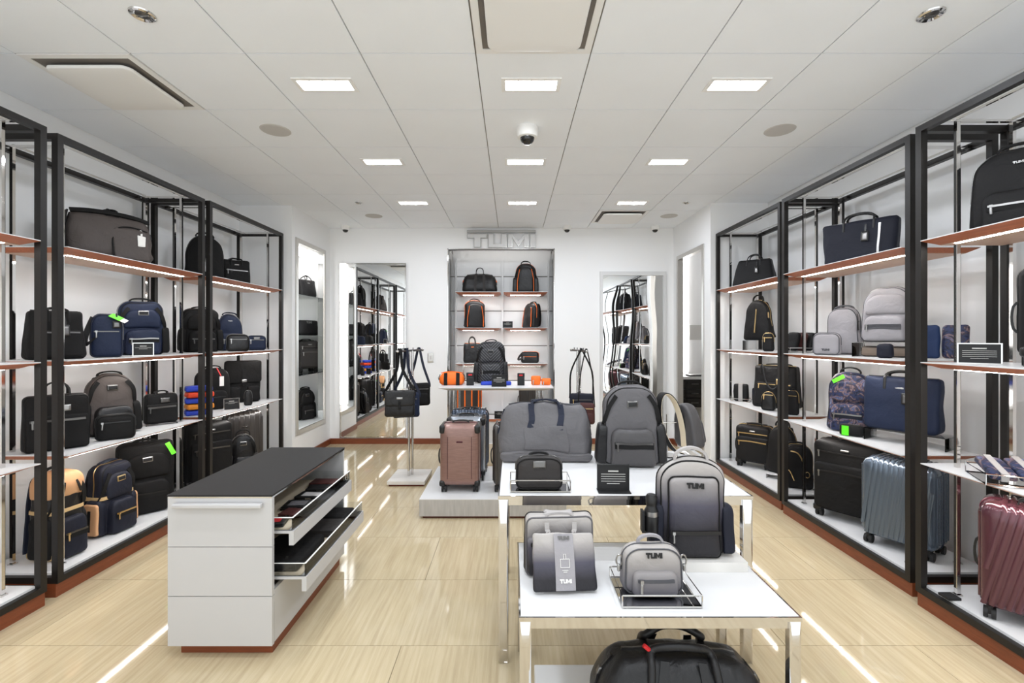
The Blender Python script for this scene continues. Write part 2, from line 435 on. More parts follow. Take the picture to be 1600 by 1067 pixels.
for a, b in zip(zz, zz[1:]):
    MB().box(CX0+.001, CX1-.001, CYB-.018, CYB, a+.006, b-.006).build('wall_panel', 'laminate', wb, False)
struct('floor_bay', MB().box(CX0, CX1, YB, CYB-.018, -.06, 0), 'laminate')
# lit niche in the left wall: it runs on behind the back wall
dn = .44; NI0, NI1 = NY0-.05, 7.1
nb = MB()
nb.box(PL-dn-.02, PL-dn, NI0-.02, NI1+.02, NZ0-.02, NZ1+.02)
nb.box(PL-dn, PL-.03, NI0-.02, NI1+.02, NZ1, NZ1+.02).box(PL-dn, PL-.03, NI0-.02, NI1+.02, NZ0-.02, NZ0)
nb.box(PL-dn, PL-.03, NI1, NI1+.02, NZ0, NZ1).box(PL-dn, PL-.03, NI0-.02, NI0, NZ0, NZ1).box(PL-.03, PL-.01, YB+.05, NI1, NZ0, NZ1)
struct('wall_niche', nb, 'laminate')
struct('trim_2', MB().box(PL-.07, PL-.002, NY1-.003, NY1+.012, NZ0, NZ1).box(PL-.07, PL-.002, NY0-.012, NY0+.003, NZ0, NZ1), 'mirror')
fw = .055
struct('trim_3', MB().box(PL-.004, PL+.014, NY0-fw, NY0, NZ0-fw, NZ1+fw).box(PL-.004, PL+.014, NY1, NY1+fw, NZ0-fw, NZ1+fw)
       .box(PL-.004, PL+.014, NY0, NY1, NZ1, NZ1+fw).box(PL-.004, PL+.014, NY0, NY1, NZ0-fw, NZ0), 'steel')
o = tag(MB().box(PL-.16, PL-.10, NI1-.012, NI1-.002, NZ0+.02, NZ1-.02).build('light_strip', 'led_white', None, False), 'bright vertical light strip inside the lit left wall niche', 'light strip')
tag(MB().box(PL-.22, PL-.12, NI0+.002, NI0+.012, NZ0+.02, NZ1-.02).build('light_strip', 'led_white', None, False), 'added light strip, unseen beside the near edge of the left wall niche', 'light strip')  # strip added out of view to brighten the inside of the niche
o = tag(MB().box(PL-dn+.1, PL-.1, NI0+.1, NI1-.1, NZ1-.012, NZ1-.002).build('panel_lamp', 'led_white', None, False), 'white flat lamp in the top of the left wall niche', 'lamp')
for k, z in enumerate((1.995, 1.49, 1.0)):
    o = MB().box(PL-dn+.001, PL-.075, NI0+.014, NI1-.014, z-.008, z).build('glass_shelf', 'glass', None, False)
    tag(o, ('top', 'middle', 'lowest')[k]+' glass shelf of the lit left wall niche', 'glass shelf', 'glass shelves of the wall niche')
# opening to the cash desk
fw = .05
struct('trim_4', MB().box(PR-.012, PR+.06, RY0-fw, RY0+.003, RZ0, RZ1+fw).box(PR-.012, PR+.06, RY1-.003, RY1+fw, RZ0, RZ1+fw).box(PR-.012, PR+.06, RY0+.003, RY1-.003, RZ1-.003, RZ1+fw), 'steel')
RB = 8.2
struct('wall_desk', MB().box(3.9, 3.94, YP, RB+.04, 0, HC+.01).box(PR, 3.9, RB, RB+.04, 0, HC+.01).box(PR, PR+.05, YB+.05, RB, 0, HC+.01), 'wall')
struct('floor_desk', MB().box(PR+.05, 3.9, YP, RB, -.012, -.0005), 'floor_stone')
struct('ceiling_desk', MB().box(PR, 3.94, YB+.0, RB+.04, HC+.01, HC+.05), 'tile_white')
o = tag(MB().box(2.94, 3.09, RB-.02, RB-.002, .85, 2.9).build('light_strip', 'led_white', None, False), 'tall white light strip on the wall behind the cash desk', 'light strip')
t = thing('ceiling_lamp', 'added square ceiling lamp, unseen above the cash desk', 'ceiling lamp', (3.2, 7.1, HC)); MB().box(-.2, .2, -.2, .2, -.01, .01).build('lens', 'led_white', t, False)  # lamp added out of view to brighten the alcove behind the opening
t = thing('cash_desk', 'white cash desk with dark drawers behind the right wall opening', 'desk', (2.95, 7.2, 0))
MB().box(-.66, .9, -.3, .3, .84, .88).build('worktop', 'laminate', t, False)
MB().box(-.1, .86, -.26, .28, .02, .84).build('carcass', 'laminate', t, False)
MB().box(-.64, -.1, -.26, .28, .42, .84).build('drawer_box', 'card_black', t, False)
for r_ in range(3):
    for c_ in range(2):
        d = MB().box(-.63+.265*c_, -.375+.265*c_, -.282, -.26, .705-.14*r_, .83-.14*r_).build('drawer', 'frame_black', t, False)
        MB().box(-.55+.265*c_, -.45+.265*c_, -.295, -.282, .765-.14*r_, .775-.14*r_).build('handle', 'gunmetal', d, False)
o = thing('monitor', 'dark computer screen standing on the white cash desk', 'monitor', (2.52, 7.35, .88), 20)
MB().rbox(-.1, .1, -.012, .012, .08, .36, .006).build('screen', 'plastic_black', o); MB().box(-.02, .02, -.01, .01, .005, .1).box(-.09, .09, -.06, .06, 0, .008).build('stand', 'plastic_black', o, False)
tag(MB().rbox(2.66, 2.95, 6.95, 7.15, .8805, .90, .004, 1).build('desk_pad', 'plastic_black'), 'black pad lying on the cash desk', 'pad')
tag(MB().box(3.12, 3.34, RB-.008, RB-.002, 1.42, 1.68).build('notice', 'print_grey', None, False), 'pale paper notice on the wall behind the cash desk', 'notice')
tag(MB().box(2.98, 3.2, 7.1, 7.3, .8805, 1.02).build('paper_stack', 'paper_white', None, False), 'block of white paper on the cash desk', 'paper')

# baseboards
struct('baseboard_back', MB().box(PL, CX0-.013, YB-.016, YB, 0, .075).box(CX1+.013, PR, YB-.016, YB, 0, .075), 'wood')
struct('baseboard_left', MB().box(PL, PL+.016, YP, YB-.016, 0, .075), 'wood')
struct('baseboard_right', MB().box(PR-.016, PR, YP, RY0-.05, 0, .075).box(PR-.016, PR, RY1+.05, YB-.016, 0, .075), 'wood')

# ------------------------------------------------------------------ ceiling fittings
lx = (-1.111, .109, 1.329); ly = (.334, 1.548, 2.762, 3.976, 5.19)
g = 'recessed ceiling lamps'
rows_ = ('behind the camera', 'above the camera', 'in the row nearest the camera', 'in the middle row', 'in the row nearest the back wall')
cols_ = ('left', 'centre', 'right')
def lamp_meshes():
    fr = MB()
    for a, b, c, d in ((-.175, .175, -.075, -.052), (-.175, .175, .052, .075), (-.175, -.152, -.052, .052), (.152, .175, -.052, .052)): fr.box(a, b, c, d, -.006, 0)
    return fr.mesh('trim_ring', 'plastic_white', False), MB().box(-.003, .003, -.05, .05, -.006, .0).mesh('divider', 'plastic_white', False)
lm = lamp_meshes()
bk = MB().box(-.152, .152, -.052, .052, -.002, 0).mesh('lens', 'lamp_lens', False)
for j, yy in enumerate(ly):
    for i, xx in enumerate(lx):
        t = thing('ceiling_lamp', 'rectangular recessed ceiling lamp, %s one %s' % (cols_[i], rows_[j]), 'ceiling lamp', (xx, yy, HC), 0, g)
        obj('trim_ring', lm[0], t); obj('lens', bk, t)
        for k in (-.076, 0, .076): obj('divider', lm[1], t).location = (k, 0, 0)
        ld = bpy.data.lights.new('lamp_light', 'AREA'); ld.shape = 'RECTANGLE'; ld.size = .29; ld.size_y = .095
        ld.energy = CEIL_W; ld.color = (.91, .97, 1.07)
        lo = bpy.data.objects.new('lamp_light', ld); C.objects.link(lo); lo.parent = t; lo.location = (0, 0, -.004)
# air diffusers
for k, ((i, j), where) in enumerate((((-4, 0), 'above the left racks'), ((0, -1), 'at the top edge, nearest the camera'), ((2, 5), 'far off near the back wall'))):
    xx = cx0+cw*(i+.5); yy = cy0+cd*(j+.5); h = .3
    t = thing('air_diffuser', 'square white ceiling air diffuser '+where, 'air diffuser', (xx, yy, HC), 0, 'ceiling air diffusers')
    fr = MB()
    for a, b, c, d in ((-h, h, -h, -h+.035), (-h, h, h-.035, h), (-h, -h+.035, -h+.035, h-.035), (h-.035, h, -h+.035, h-.035)): fr.box(a, b, c, d, -.004, .006)
    fr.build('frame', 'plastic_white', t, False)
    MB().box(-.265, .265, -.265, .265, .0005, .006).build('throat', 'slot_dark', t, False)  # flat sheet; its grey brown stands in for shade up in the recess
    MB().puff(rrect(.47, .47, .05, .05, 6, 9), -.01, .008, .009, .004, 0, 0, 1).build('face_plate', 'plastic_white', t, True, lambda v: Vector((v.x, v.z-.235, v.y-.026)))
    for a in (-1, 1): MB().box(a*.15-.01, a*.15+.01, -.01, .01, -.02, .001).build('hanger', 'plastic_white', t, False)
# loudspeakers
sp = MB().lathe([(0, -.004), (.09, -.004), (.1, -.003), (.104, 0)], 40).mesh('grille', 'grille')
for xx, yy, la in ((-1.721, 3.372, 'left of the middle lamp row'), (1.939, 3.372, 'right of the middle lamp row'), (-1.721, 5.76, 'far left near the back wall'), (1.939, 5.76, 'far right near the back wall')):
    o = obj('ceiling_speaker', sp); o.location = (xx, yy, HC); tag(o, 'round pale ceiling speaker grille '+la, 'ceiling speaker', 'ceiling speakers')
# chrome sprinkler covers
for xx, yy, s_, la in ((-1.721, 2.16, 1, 'nearest the camera on the left'), (1.945, 2.16, 1, 'nearest the camera on the right'), (-1.721, 5.19, .75, 'small, far left'), (1.939, 5.19, .75, 'small, far right')):
    t = thing('sprinkler_cover', 'round chrome sprinkler cover in the ceiling, '+la, 'sprinkler', (xx, yy, HC), 0, 'sprinkler covers')
    t.scale = (s_, s_, s_)
    MB().lathe([(.03, .0), (.03, -.004), (.044, -.010), (.052, -.006), (.054, 0)], 32).build('rim', 'chrome', t)
    MB().lathe([(0, -.008), (.02, -.008), (.03, -.003)], 32).build('cap', 'gunmetal', t)
    MB().box(-.03, .03, -.003, .003, -.012, -.006).build('bridge', 'chrome', t, False)
# dome cameras
def dome(loc, s_, la):
    t = thing('dome_camera', la, 'security camera', loc, 0, 'dome cameras'); t.scale = (s_, s_, s_)
    MB().lathe([(.076, 0), (.078, -.01), (.076, -.05), (.07, -.072), (.05, -.076)], 32).build('housing', 'plastic_white', t)
    pr = [(.052*math.cos(a), -.074-.048*math.sin(a)) for a in [PI/2*k/8 for k in range(9)]]
    MB().lathe(pr, 32).build('dome', 'dome_dark', t)
dome((.105, 3.33, HC), 1, 'white dome camera with black lens bubble in the ceiling centre')
dome((-2.26, 6.28, HC), .72, 'small dome camera in the left rear ceiling corner')
dome((.735, 6.28, HC), .72, 'small dome camera right of the chrome wall sign')
dome((1.925, 6.28, HC), .72, 'small dome camera in the right rear ceiling corner')

# ------------------------------------------------------------------ back wall fittings
t = thing('wall_mirror', 'tall mirror with thin chrome frame on the left of the back wall', 'mirror', (-1.92, YB, .085))
MB().box(-.44, .44, -.012, -.001, .012, 2.385).build('glass', 'mirror', t, False)
MB().box(-.455, -.44, -.02, -.001, 0, 2.4).box(.44, .455, -.02, -.001, 0, 2.4).box(-.44, .44, -.02, -.001, 2.385, 2.4).box(-.44, .44, -.02, -.001, 0, .012).build('frame', 'chrome', t, False)
t = thing('wall_mirror', 'tall wavy mirror in a wide white frame on the right of the back wall', 'mirror', (1.655, YB, .085))
MB().box(-.415, .415, -.012, -.001, .04, 2.23).build('glass', 'mirror_warped', t, False)
MB().box(-.455, -.415, -.03, -.001, 0, 2.285).box(.415, .455, -.03, -.001, 0, 2.285).box(-.415, .415, -.03, -.001, 2.23, 2.285).box(-.415, .415, -.03, -.001, 0, .04).build('frame', 'laminate', t, False)
t = thing('switch_plate', 'small grey switch plate on the white back wall', 'switch plate', (-1.13, YB, 1.12))
MB().rbox(-.04, .04, -.008, -.0005, 0, .13, .003).build('plate', 'steel', t); MB().box(-.012, .012, -.012, -.008, .04, .09).build('rocker', 'grille', t, False)
t = thing('wall_sign', 'silver letter sign high on the back wall above the central shelves', 'sign', (-.155, YB-.002, 2.70))
x0, wd, h = -.47, .94, .24
def shrink(poly, d):
    n = len(poly); ar = sum(poly[i][0]*poly[(i+1) % n][1]-poly[(i+1) % n][0]*poly[i][1] for i in range(n)); sg = 1 if ar > 0 else -1; out = []
    for i in range(n):
        p, q, r = Vector(poly[i-1]), Vector(poly[i]), Vector(poly[(i+1) % n])
        e1 = (q-p).normalized(); e2 = (r-q).normalized(); n1 = Vector((-e1.y, e1.x))*sg; n2 = Vector((-e2.y, e2.x))*sg
        k = n1+n2; out.append(tuple(q+k*(d/max(.3, 1+n1.dot(n2)))))
    return out
for ch in 'TUMI':
    lm_ = MB(); fm = MB()
    for poly in LETTERS[ch]:
        pp = [(x0+a*wd, b*.185) for a, b in poly]
        lm_.prism(pp, -.026, 0); fm.prism(shrink(pp, .008), -.028, -.02)
    o = lm_.build('letter', 'steel_dark', t, False); o['label'] = 'silver letter '+ch
    fm.build('letter_face', 'laminate', o, False)
MB().box(x0, x0+wd, -.034, 0, .2, .235).build('top_bar', 'steel_dark', t, False)

# ------------------------------------------------------------------ display racks
RACK_D = .5
def rack(side, xf, y0, y1, label):
    """rack against a side wall; side -1 left / +1 right; xf: distance of its front from the room's middle; local x runs into the wall"""
    L = y1-y0; D = RACK_D; p = .035; H = 2.62
    t = thing('display_rack', label, 'display rack', (side*xf, y0, 0), 0, 'black framed display racks'); sx = side
    def B(mb, a, b, c, d, e, f): return mb.box(min(sx*a, sx*b), max(sx*a, sx*b), c, d, e, f)
    def part(name, m, *q, par=t): return B(MB(), *q).build(name, m, par, False)
    pl = part('plinth', 'wood', .012, D, .0, L, 0, .078)
    part('deck', 'laminate', .03, D, .03, L-.03, .108, .124)
    for a in (0, D-p):
        for c in (0, L-p): part('post', 'frame_black', a, a+p, c, c+p, .078, H)
    for a in (0, D-p):
        for e in (.078, H-.034): part('rail', 'frame_black', a, a+p, p, L-p, e, e+.034)
    for c in (0, L-p):
        for e in (.078, H-.034): part('rail', 'frame_black', p, D-p, c, c+p, e, e+.034)
    for a in (.105, .395):
        for c in (.13, L-.13):
            u = MB(); B(u, a-.009, a+.009, c-.009, c+.009, .124, H-.03).build('upright', 'chrome', t, False)
            part('mounting_foot', 'chrome', a-.016, a+.016, c-.016, c+.016, .124, .132)
    for c in (.13, L-.13): part('cross_bar', 'chrome', .03, D-.06, c-.011, c+.011, H-.03, H-.018); part('wall_bracket', 'frame_black', D-.06, D-.01, c-.014, c+.014, H-.034, H-.014)
    for a in (.105, .395): part('top_rod', 'chrome', a-.006, a+.006, .13, L-.13, H-.018, H-.008)
    for z in (1.99, 1.335, .79):
        s_ = MB(); e0, e1 = -.012, .445; ya, yb = .045, L-.045
        B(s_, e0, e1, ya, yb, z-.005, z)
        sh = s_.build('shelf', 'laminate', t, False)
        # bevelled wooden edge and underside: a wedge that gets thinner towards the front
        zt = z-.005; zb = z-.03
        vs = []
        for yy, cut in ((ya, .03), (yb, -.03)):
            vs += [(sx*e0, yy, zt), (sx*(e0+.075), yy+cut, zb), (sx*(e1-.05), yy+cut, zb), (sx*e1, yy, zt)]
        u = MB().add(vs, [(0, 1, 5, 4), (0, 3, 2, 1), (4, 5, 6, 7), (2, 3, 7, 6), (0, 4, 7, 3)])
        u.build('bevelled_edge', 'shelf_edge', sh, False)
        part('underside', 'shelf_under', e0+.077, e1-.052, ya+.034, yb-.034, zb-.003, zb, par=sh)
        part('light_strip', 'led', .075, .095, ya+.1, yb-.1, zb-.006, zb-.003, par=sh)
    return t
rack(-1, 2.55, 1.29, 2.545, 'black framed shelf rack cut off by the left edge of the photo')
rack(-1, 2.565, 2.62, 3.875, 'black framed shelf rack on the left, holding the tan and navy backpacks')
rack(-1, 2.55, 3.915, 5.17, 'black framed shelf rack on the left, next to the lit wall niche')
rack(1, 2.213, 1.29, 2.553, 'black framed shelf rack on the right, holding the burgundy suitcase')
rack(1, 2.25, 2.63, 3.885, 'black framed shelf rack on the right, holding the two large navy totes')
rack(1, 2.268, 3.945, 5.19, 'black framed shelf rack on the right, farthest from the camera')

# ================================================================== bag builders
# every builder works in local axes: x to the bag's left/right, front at -y, z up, origin under the middle of its base
def P_(body='black', trim='black_web', pocket=None, metal='gunmetal', zip_='gunmetal', side=None, strap='black_web', top=None):
    return dict(body=body, trim=trim, pocket=pocket or body, metal=metal, zip=zip_, side=side or pocket or body, strap=strap, top=top or body)
def zipper(root, x0, x1, y, z, m, dfm, r=.0045, pull=-1, pm=None, sag=0):
    n = 10
    pts = [(x0+(x1-x0)*i/n, y, z-sag*math.sin(PI*i/n)) for i in range(n+1)]
    o = MB().ribbon(pts, r*2.2, r*1.2, (0, 0, 1)).build('zipper', m, root, False, dfm)
    px = x0+.012 if pull < 0 else x1-.012
    q = MB().box(px-.006, px+.006, y-.012, y-.002, z-.006, z+.006); q.rbox(px-.005, px+.005, y-.011, y-.005, z-.042, z-.004, .003, 1)
    q.build('zipper_pull', pm or 'silver', root, True, dfm)
    return o
def arch_zip(root, ol, y, m, dfm, frm=.0, r=.004, name='zipper', zmin=None):
    pts = [(x, y, z) for x, z in ol if zmin is None or z > zmin]
    if zmin is not None:        # open run over the top: start from the lowest right point
        pts.sort(key=lambda p: math.atan2(p[2]-zmin, p[0]))
        return MB().tube(pts, r, 6).build(name, m, root, True, dfm)
    return MB().tube(pts, r, 6, True).build(name, m, root, True, dfm)
def hang_tag(root, x, y, z, m='plastic_black', edge='silver', h=.075, dfm=None, name='luggage_tag', nx=0):
    """tag on a loop; nx 0 hangs on the front, -1/+1 on that side"""
    def T(v): 
        v = Vector((v.x+x, v.y+y, v.z+z)) if nx == 0 else Vector((x+nx*(-v.y), y+nx*v.x, v.z+z))
        return dfm(v) if dfm else v
    o = MB().ribbon([(0, -.003, .05), (.001, -.007, .02), (0, -.008, 0)], .01, .003, (1, 0, 0)).rbox(-.022, .022, -.013, -.005, -h, 0, .004, 1).build(name, m, root, True, T)
    if edge: edge = 'gunmetal' if edge == 'silver' else edge
    if edge: MB().rbox(-.014, .014, -.0145, -.0125, -h+.008, -.012, .001, 1).build('tag_plate', edge, o, True, T)
    return o
def sale_tag(root, p0, p1, wd=.035, m='tag_green', side=(0, 1, 0)):
    return MB().ribbon([p0, [(a+b)/2 for a, b in zip(p0, p1)], p1], wd, .002, side).build('price_tag', m, root, False)
def shoulder_straps(root, w, hb, yb, m, dfm, sw=.05, loop=.045):
    for s_ in (-1, 1):
        x = s_*w*.22
        pts = smoothpath([(x*.8, yb-.015, hb*.94), (x, yb+loop*.6, hb*.9), (x*1.15, yb+loop, hb*.62), (x*1.45, yb+loop*.7, hb*.32), (s_*w*.42, yb+.004, hb*.07)], 5)
        MB().ribbon(pts, sw, .012, (1, 0, 0)).build('shoulder_strap', m, root, True, dfm)
def backpack(label, loc, rz, w, h, d, P, pocket='single', logo='plate', side=True, handle=.04, tagm=None, taper=.9, lean=.0, rt=(.42, .3), wr=.009,
             group=None, straps=True, name='backpack', cat='backpack', piping=True, hm=None, bar=None, dtaper=.8, cap=None, flank=None, base=None, cs=True):
    seed = abs(hash_(label)) % 97
    t = thing(name, label, cat, loc, rz, group)
    hb = h-handle; pd = min(.055, d*.3); yf = -d/2+pd; yb = d/2-.01
    wb = w*(.86 if side else 1)
    D = deformer(hb, taper, dtaper, lean, wr, seed); D0 = deformer(hb, taper, dtaper, lean, wr*.6, seed)
    ol = rrect(wb, hb, (wb*rt[0], hb*rt[1]), (.035, .03), 8, .03)
    MB().puff(ol, yf, yb, .035, .03, .012, .0, 4).build('body', P['body'], t, True, D, 60)
    if piping:
        arch_zip(t, inset(ol, .012), yf+.012, P['trim'], D0, r=.0045, name='piping')
        MB().tube(sorted([(x*1.004, (yf+yb)/2, z*1.002) for x, z in ol if z > hb*.35], key=lambda p: math.atan2(p[2]-hb*.35, p[0])), .004, 6).build('zipper', P['zip'], t, True, D0)
    ypk = yf
    if pocket in ('single', 'double'):
        hp = hb*.46; wp = wb*.74
        po = rrect(wp, hp, (wp*.2, hp*.26), (.02, .02), 6, .03)
        po = [(x, z+hb*.015) for x, z in po]
        q = MB().puff(po, -d/2, yf+.03, .022, .01, .006).build('front_pocket', P['pocket'], t, True, D0, 60)
        MB().ribbon([(-wp*.44+wp*.88*k/8, -d/2-.005, hp*.6) for k in range(9)], .034, .003, (0, 0, 1)).build('zipper_band', P['trim'], t, False, D0)
        zipper(t, -wp*.42, wp*.42, -d/2-.007, hp*.66, P['zip'], D0, pm=P['metal'])
        if pocket == 'double':
            uo = [(x, z+hb*.5) for x, z in rrect(wb*.8, hb*.36, (wb*.3, hb*.16), (.025, .02), 6, .03)]
            MB().puff(uo, yf-.024, yf+.03, .022, .01, .004).build('upper_pocket', P['top'], t, True, D0, 60)
            arch_zip(t, inset(uo, .004), yf-.006, P['zip'], D0, r=.003, zmin=hb*.58)
    elif pocket == 'panel':
        hp = hb*.80; wp = wb*.72
        po = [(x, z+hb*.015) for x, z in rrect(wp, hp, (wp*.12, hp*.08), (.02, .02), 6, .03)]
        MB().puff(po, -d/2+.012, yf+.03, .022, .01, .008).build('front_pocket', P['pocket'], t, True, D0, 60)
        arch_zip(t, inset(po, -.003), yf-.010, P['trim'], D0, r=.0035, name='piping')
        zipper(t, -wp*.5, wp*.5, -d/2+.002, hp*.35, P['zip'], D0, .006, pm=P['metal'])
    elif pocket == 'slash':        # one upright zipper beside the middle
        hp = hb*.6
        MB().ribbon([(-.01+.02*k/6, yf-.013, hb*.18+hp*k/6) for k in range(7)], .014, .008, (1, 0, 0)).build('zipper', P['zip'], t, False, D0)
        MB().rbox(.005, .016, yf-.02, yf-.012, hb*.66, hb*.76, .003, 1).build('zipper_pull', P['metal'], t, True, D0)
    elif pocket == 'flap':
        fo = [(x, z+hb*.48) for x, z in rrect(wb*1.02, hb*.52, (.02, .02), (.03, .03), 5, .03)]
        MB().puff(fo, yf-.022, yf+.06, .012, .01, .004).build('flap', P['pocket'], t, True, D0, 60)
        MB().ribbon([(0, yf-.03, hb*.8), (0, yf-.032, hb*.5), (0, yf-.02, hb*.4)], .035, .006, (1, 0, 0)).build('closing_strap', P['trim'], t, False, D0)
        MB().rbox(-.022, .022, yf-.042, yf-.03, hb*.5, hb*.56, .004, 1).build('buckle', P['metal'], t, True, D0)
        for s_ in (-1, 1):
            ko = [(x+s_*wb*.27, z+hb*.04) for x, z in rrect(wb*.36, hb*.36, .02, .02, 4, .03)]
            MB().puff(ko, yf-.03, yf+.02, .015, .008, .004).build('front_pocket', P['pocket'], t, True, D0, 60)
    elif pocket == 'ridges':       # moulded front with two raised seams
        po = [(x, z+hb*.04) for x, z in rrect(wb*.72, hb*.84, (wb*.3, hb*.2), (.03, .03), 6, .03)]
        MB().puff(po, yf-.018, yf+.03, .025, .01, .006).build('front_panel', P['pocket'], t, True, D0, 60)
        for s_ in (-1, 1):
            MB().tube(smoothpath([(s_*wb*.38, yf-.004, hb*.04), (s_*wb*.38, yf-.012, hb*.4), (s_*wb*.3, yf-.014, hb*.8)], 5), .005, 6).build('piping', P['zip'], t, True, D0)
    elif pocket == 'curves':       # curved gold zips
        zz = smoothpath([(wb*.2, yf-.012, hb*.25), (wb*.22, yf-.016, hb*.55), (wb*.05, yf-.016, hb*.8), (-wb*.22, yf-.012, hb*.86)], 6)
        MB().tube(zz, .006, 6).build('zipper', P['zip'], t, True, D0)
        zz = smoothpath([(-wb*.42, yf-.008, hb*.46), (-wb*.22, yf-.014, hb*.4), (-wb*.1, yf-.014, hb*.2)], 6)
        MB().tube(zz, .005, 6).build('zipper', P['zip'], t, True, D0)
        MB().tube([(wb*.3+.018*math.cos(a), yf-.012, hb*.35+.024*math.sin(a)) for a in [2*PI*k/12 for k in range(12)]], .003, 6, True).build('buckle', P['metal'], t, True, D0)
    if side:
        for s_ in (-1, 1):
            if cs:      # compression strap slanting from the top towards the side pocket
                MB().ribbon(smoothpath([(s_*wb*.30, yf-.006, hb*.88), (s_*wb*.42, yf-.012, hb*.76), (s_*wb*.475, yf+.0, hb*.62), (s_*wb*.5, yf+.03, hb*.5)], 4), .026, .006, (.8, 0, s_*.6)).build('compression_strap', P['trim'], t, True, D0)
            so = [(x, z+.012) for x, z in rrect(d*.62, hb*.5, (d*.2, hb*.1), (.02, .02), 5, .03)]
            mb = MB().puff(so, 0, wb*.1+.02, .016, .005, .004)
            def T(v, s_=s_):
                return D0(Vector((s_*(wb/2-.02+(wb*.1+.02-v.y)), v.x*(1 if s_ > 0 else -1)+.01, v.z)))
            mb.build('side_pocket', P['side'], t, True, T, 60)
            if flank:
                fo = [(x, z+.02) for x, z in rrect(d*.52, hb*.44, .02, .015, 5, .03)]
                MB().puff(fo, -.016, .02, .008, .004).build('leather_patch', flank, t, True, T, 60)
                MB().box(-d*.06, d*.04, -.02, 0, .05, hb*.4).build('webbing_band', 'black_web', t, False, T)
    if cap:       # top in another material
        co = [(x*1.03, z*1.012) for x, z in ol if z > hb*.74]
        co.sort(key=lambda p: math.atan2(p[1]-hb*.74, p[0]))
        co = co+[(-wb*.5, hb*.72), (0, hb*.70), (wb*.5, hb*.72)]
        MB().puff(co[::-1], yf-.012, yb+.006, .03, .03, .008).build('leather_top', cap, t, True, D0, 60)
        for k in (-1, 1): MB().ribbon(smoothpath([(k*wb*.12, yf+.0, hb*.97), (k*wb*.2, yf-.02, hb*.86), (k*wb*.28, yf-.024, hb*.76)], 4), .014, .006, (1, 0, 0)).build('zipper', 'frame_black', t, False, D0)
    if base:
        bo = [(x, z) for x, z in rrect(wb*1.02, hb*.09, .01, .02, 4, .04)]
        MB().puff(bo, yf-.012, yb+.004, .012, .012).build('base_band', base, t, True, D0)
    if handle:
        hw = min(.075, wb*.3)
        MB().ribbon(arc(-hw, hw, yb-.05, hb-.012, handle+.008, 12, squash=.7), .028, .011, (0, 1, 0)).build('top_handle', hm or P['strap'], t, True, D0, 50)
    if straps: shoulder_straps(t, wb, hb, yb, P['strap'], D0)
    if bar:        # band of webbing running round the bag
        hx_, hy_ = wb/2+.003, (yb-yf)/2+.010; ym = (yb+yf)/2
        pts = []
        for k in range(40):
            q = 2*PI*k/40; cx_, sy_ = math.cos(q), math.sin(q)
            pts.append((hx_*math.copysign(abs(cx_)**.35, cx_), ym+hy_*math.copysign(abs(sy_)**.35, sy_), hb*bar[1]))
        MB().ribbon(pts, .022, .004, (0, 0, 1), True).build('webbing_band', bar[0], t, False, D0)
    lz = hb*(.74 if pocket != 'double' else .74)
    yl = yf-.018 if pocket != 'double' else yf-.032
    if logo == 'plate':
        q = MB().rbox(-.032, .032, yl, yl+.02, lz, lz+.036, .004, 1).build('logo_frame', P['metal'], t, True, D0)
        MB().rbox(-.026, .026, yl-.0015, yl+.002, lz+.006, lz+.03, .001, 1).build('logo_plate', 'card_black', q, True, D0)
    elif logo == 'letters':
        lettering(0, -d/2+.004 if pocket == 'panel' else yl, hb*.72, .075, .004, 'card_black', t, D0)
    elif logo == 'small':
        lettering(0, yl+.004, lz+.02, .04, .003, P['metal'], t, D0)
    if tagm: hang_tag(t, wb*.45, -.02, hb*.72, 'plastic_black' if tagm in ('silver', 'gold') else tagm, tagm if tagm in ('silver', 'gold') else None, nx=1, dfm=D0)
    return t
def hash_(s):
    k = 7
    for c in s: k = (k*31+ord(c)) % 1000003
    return k
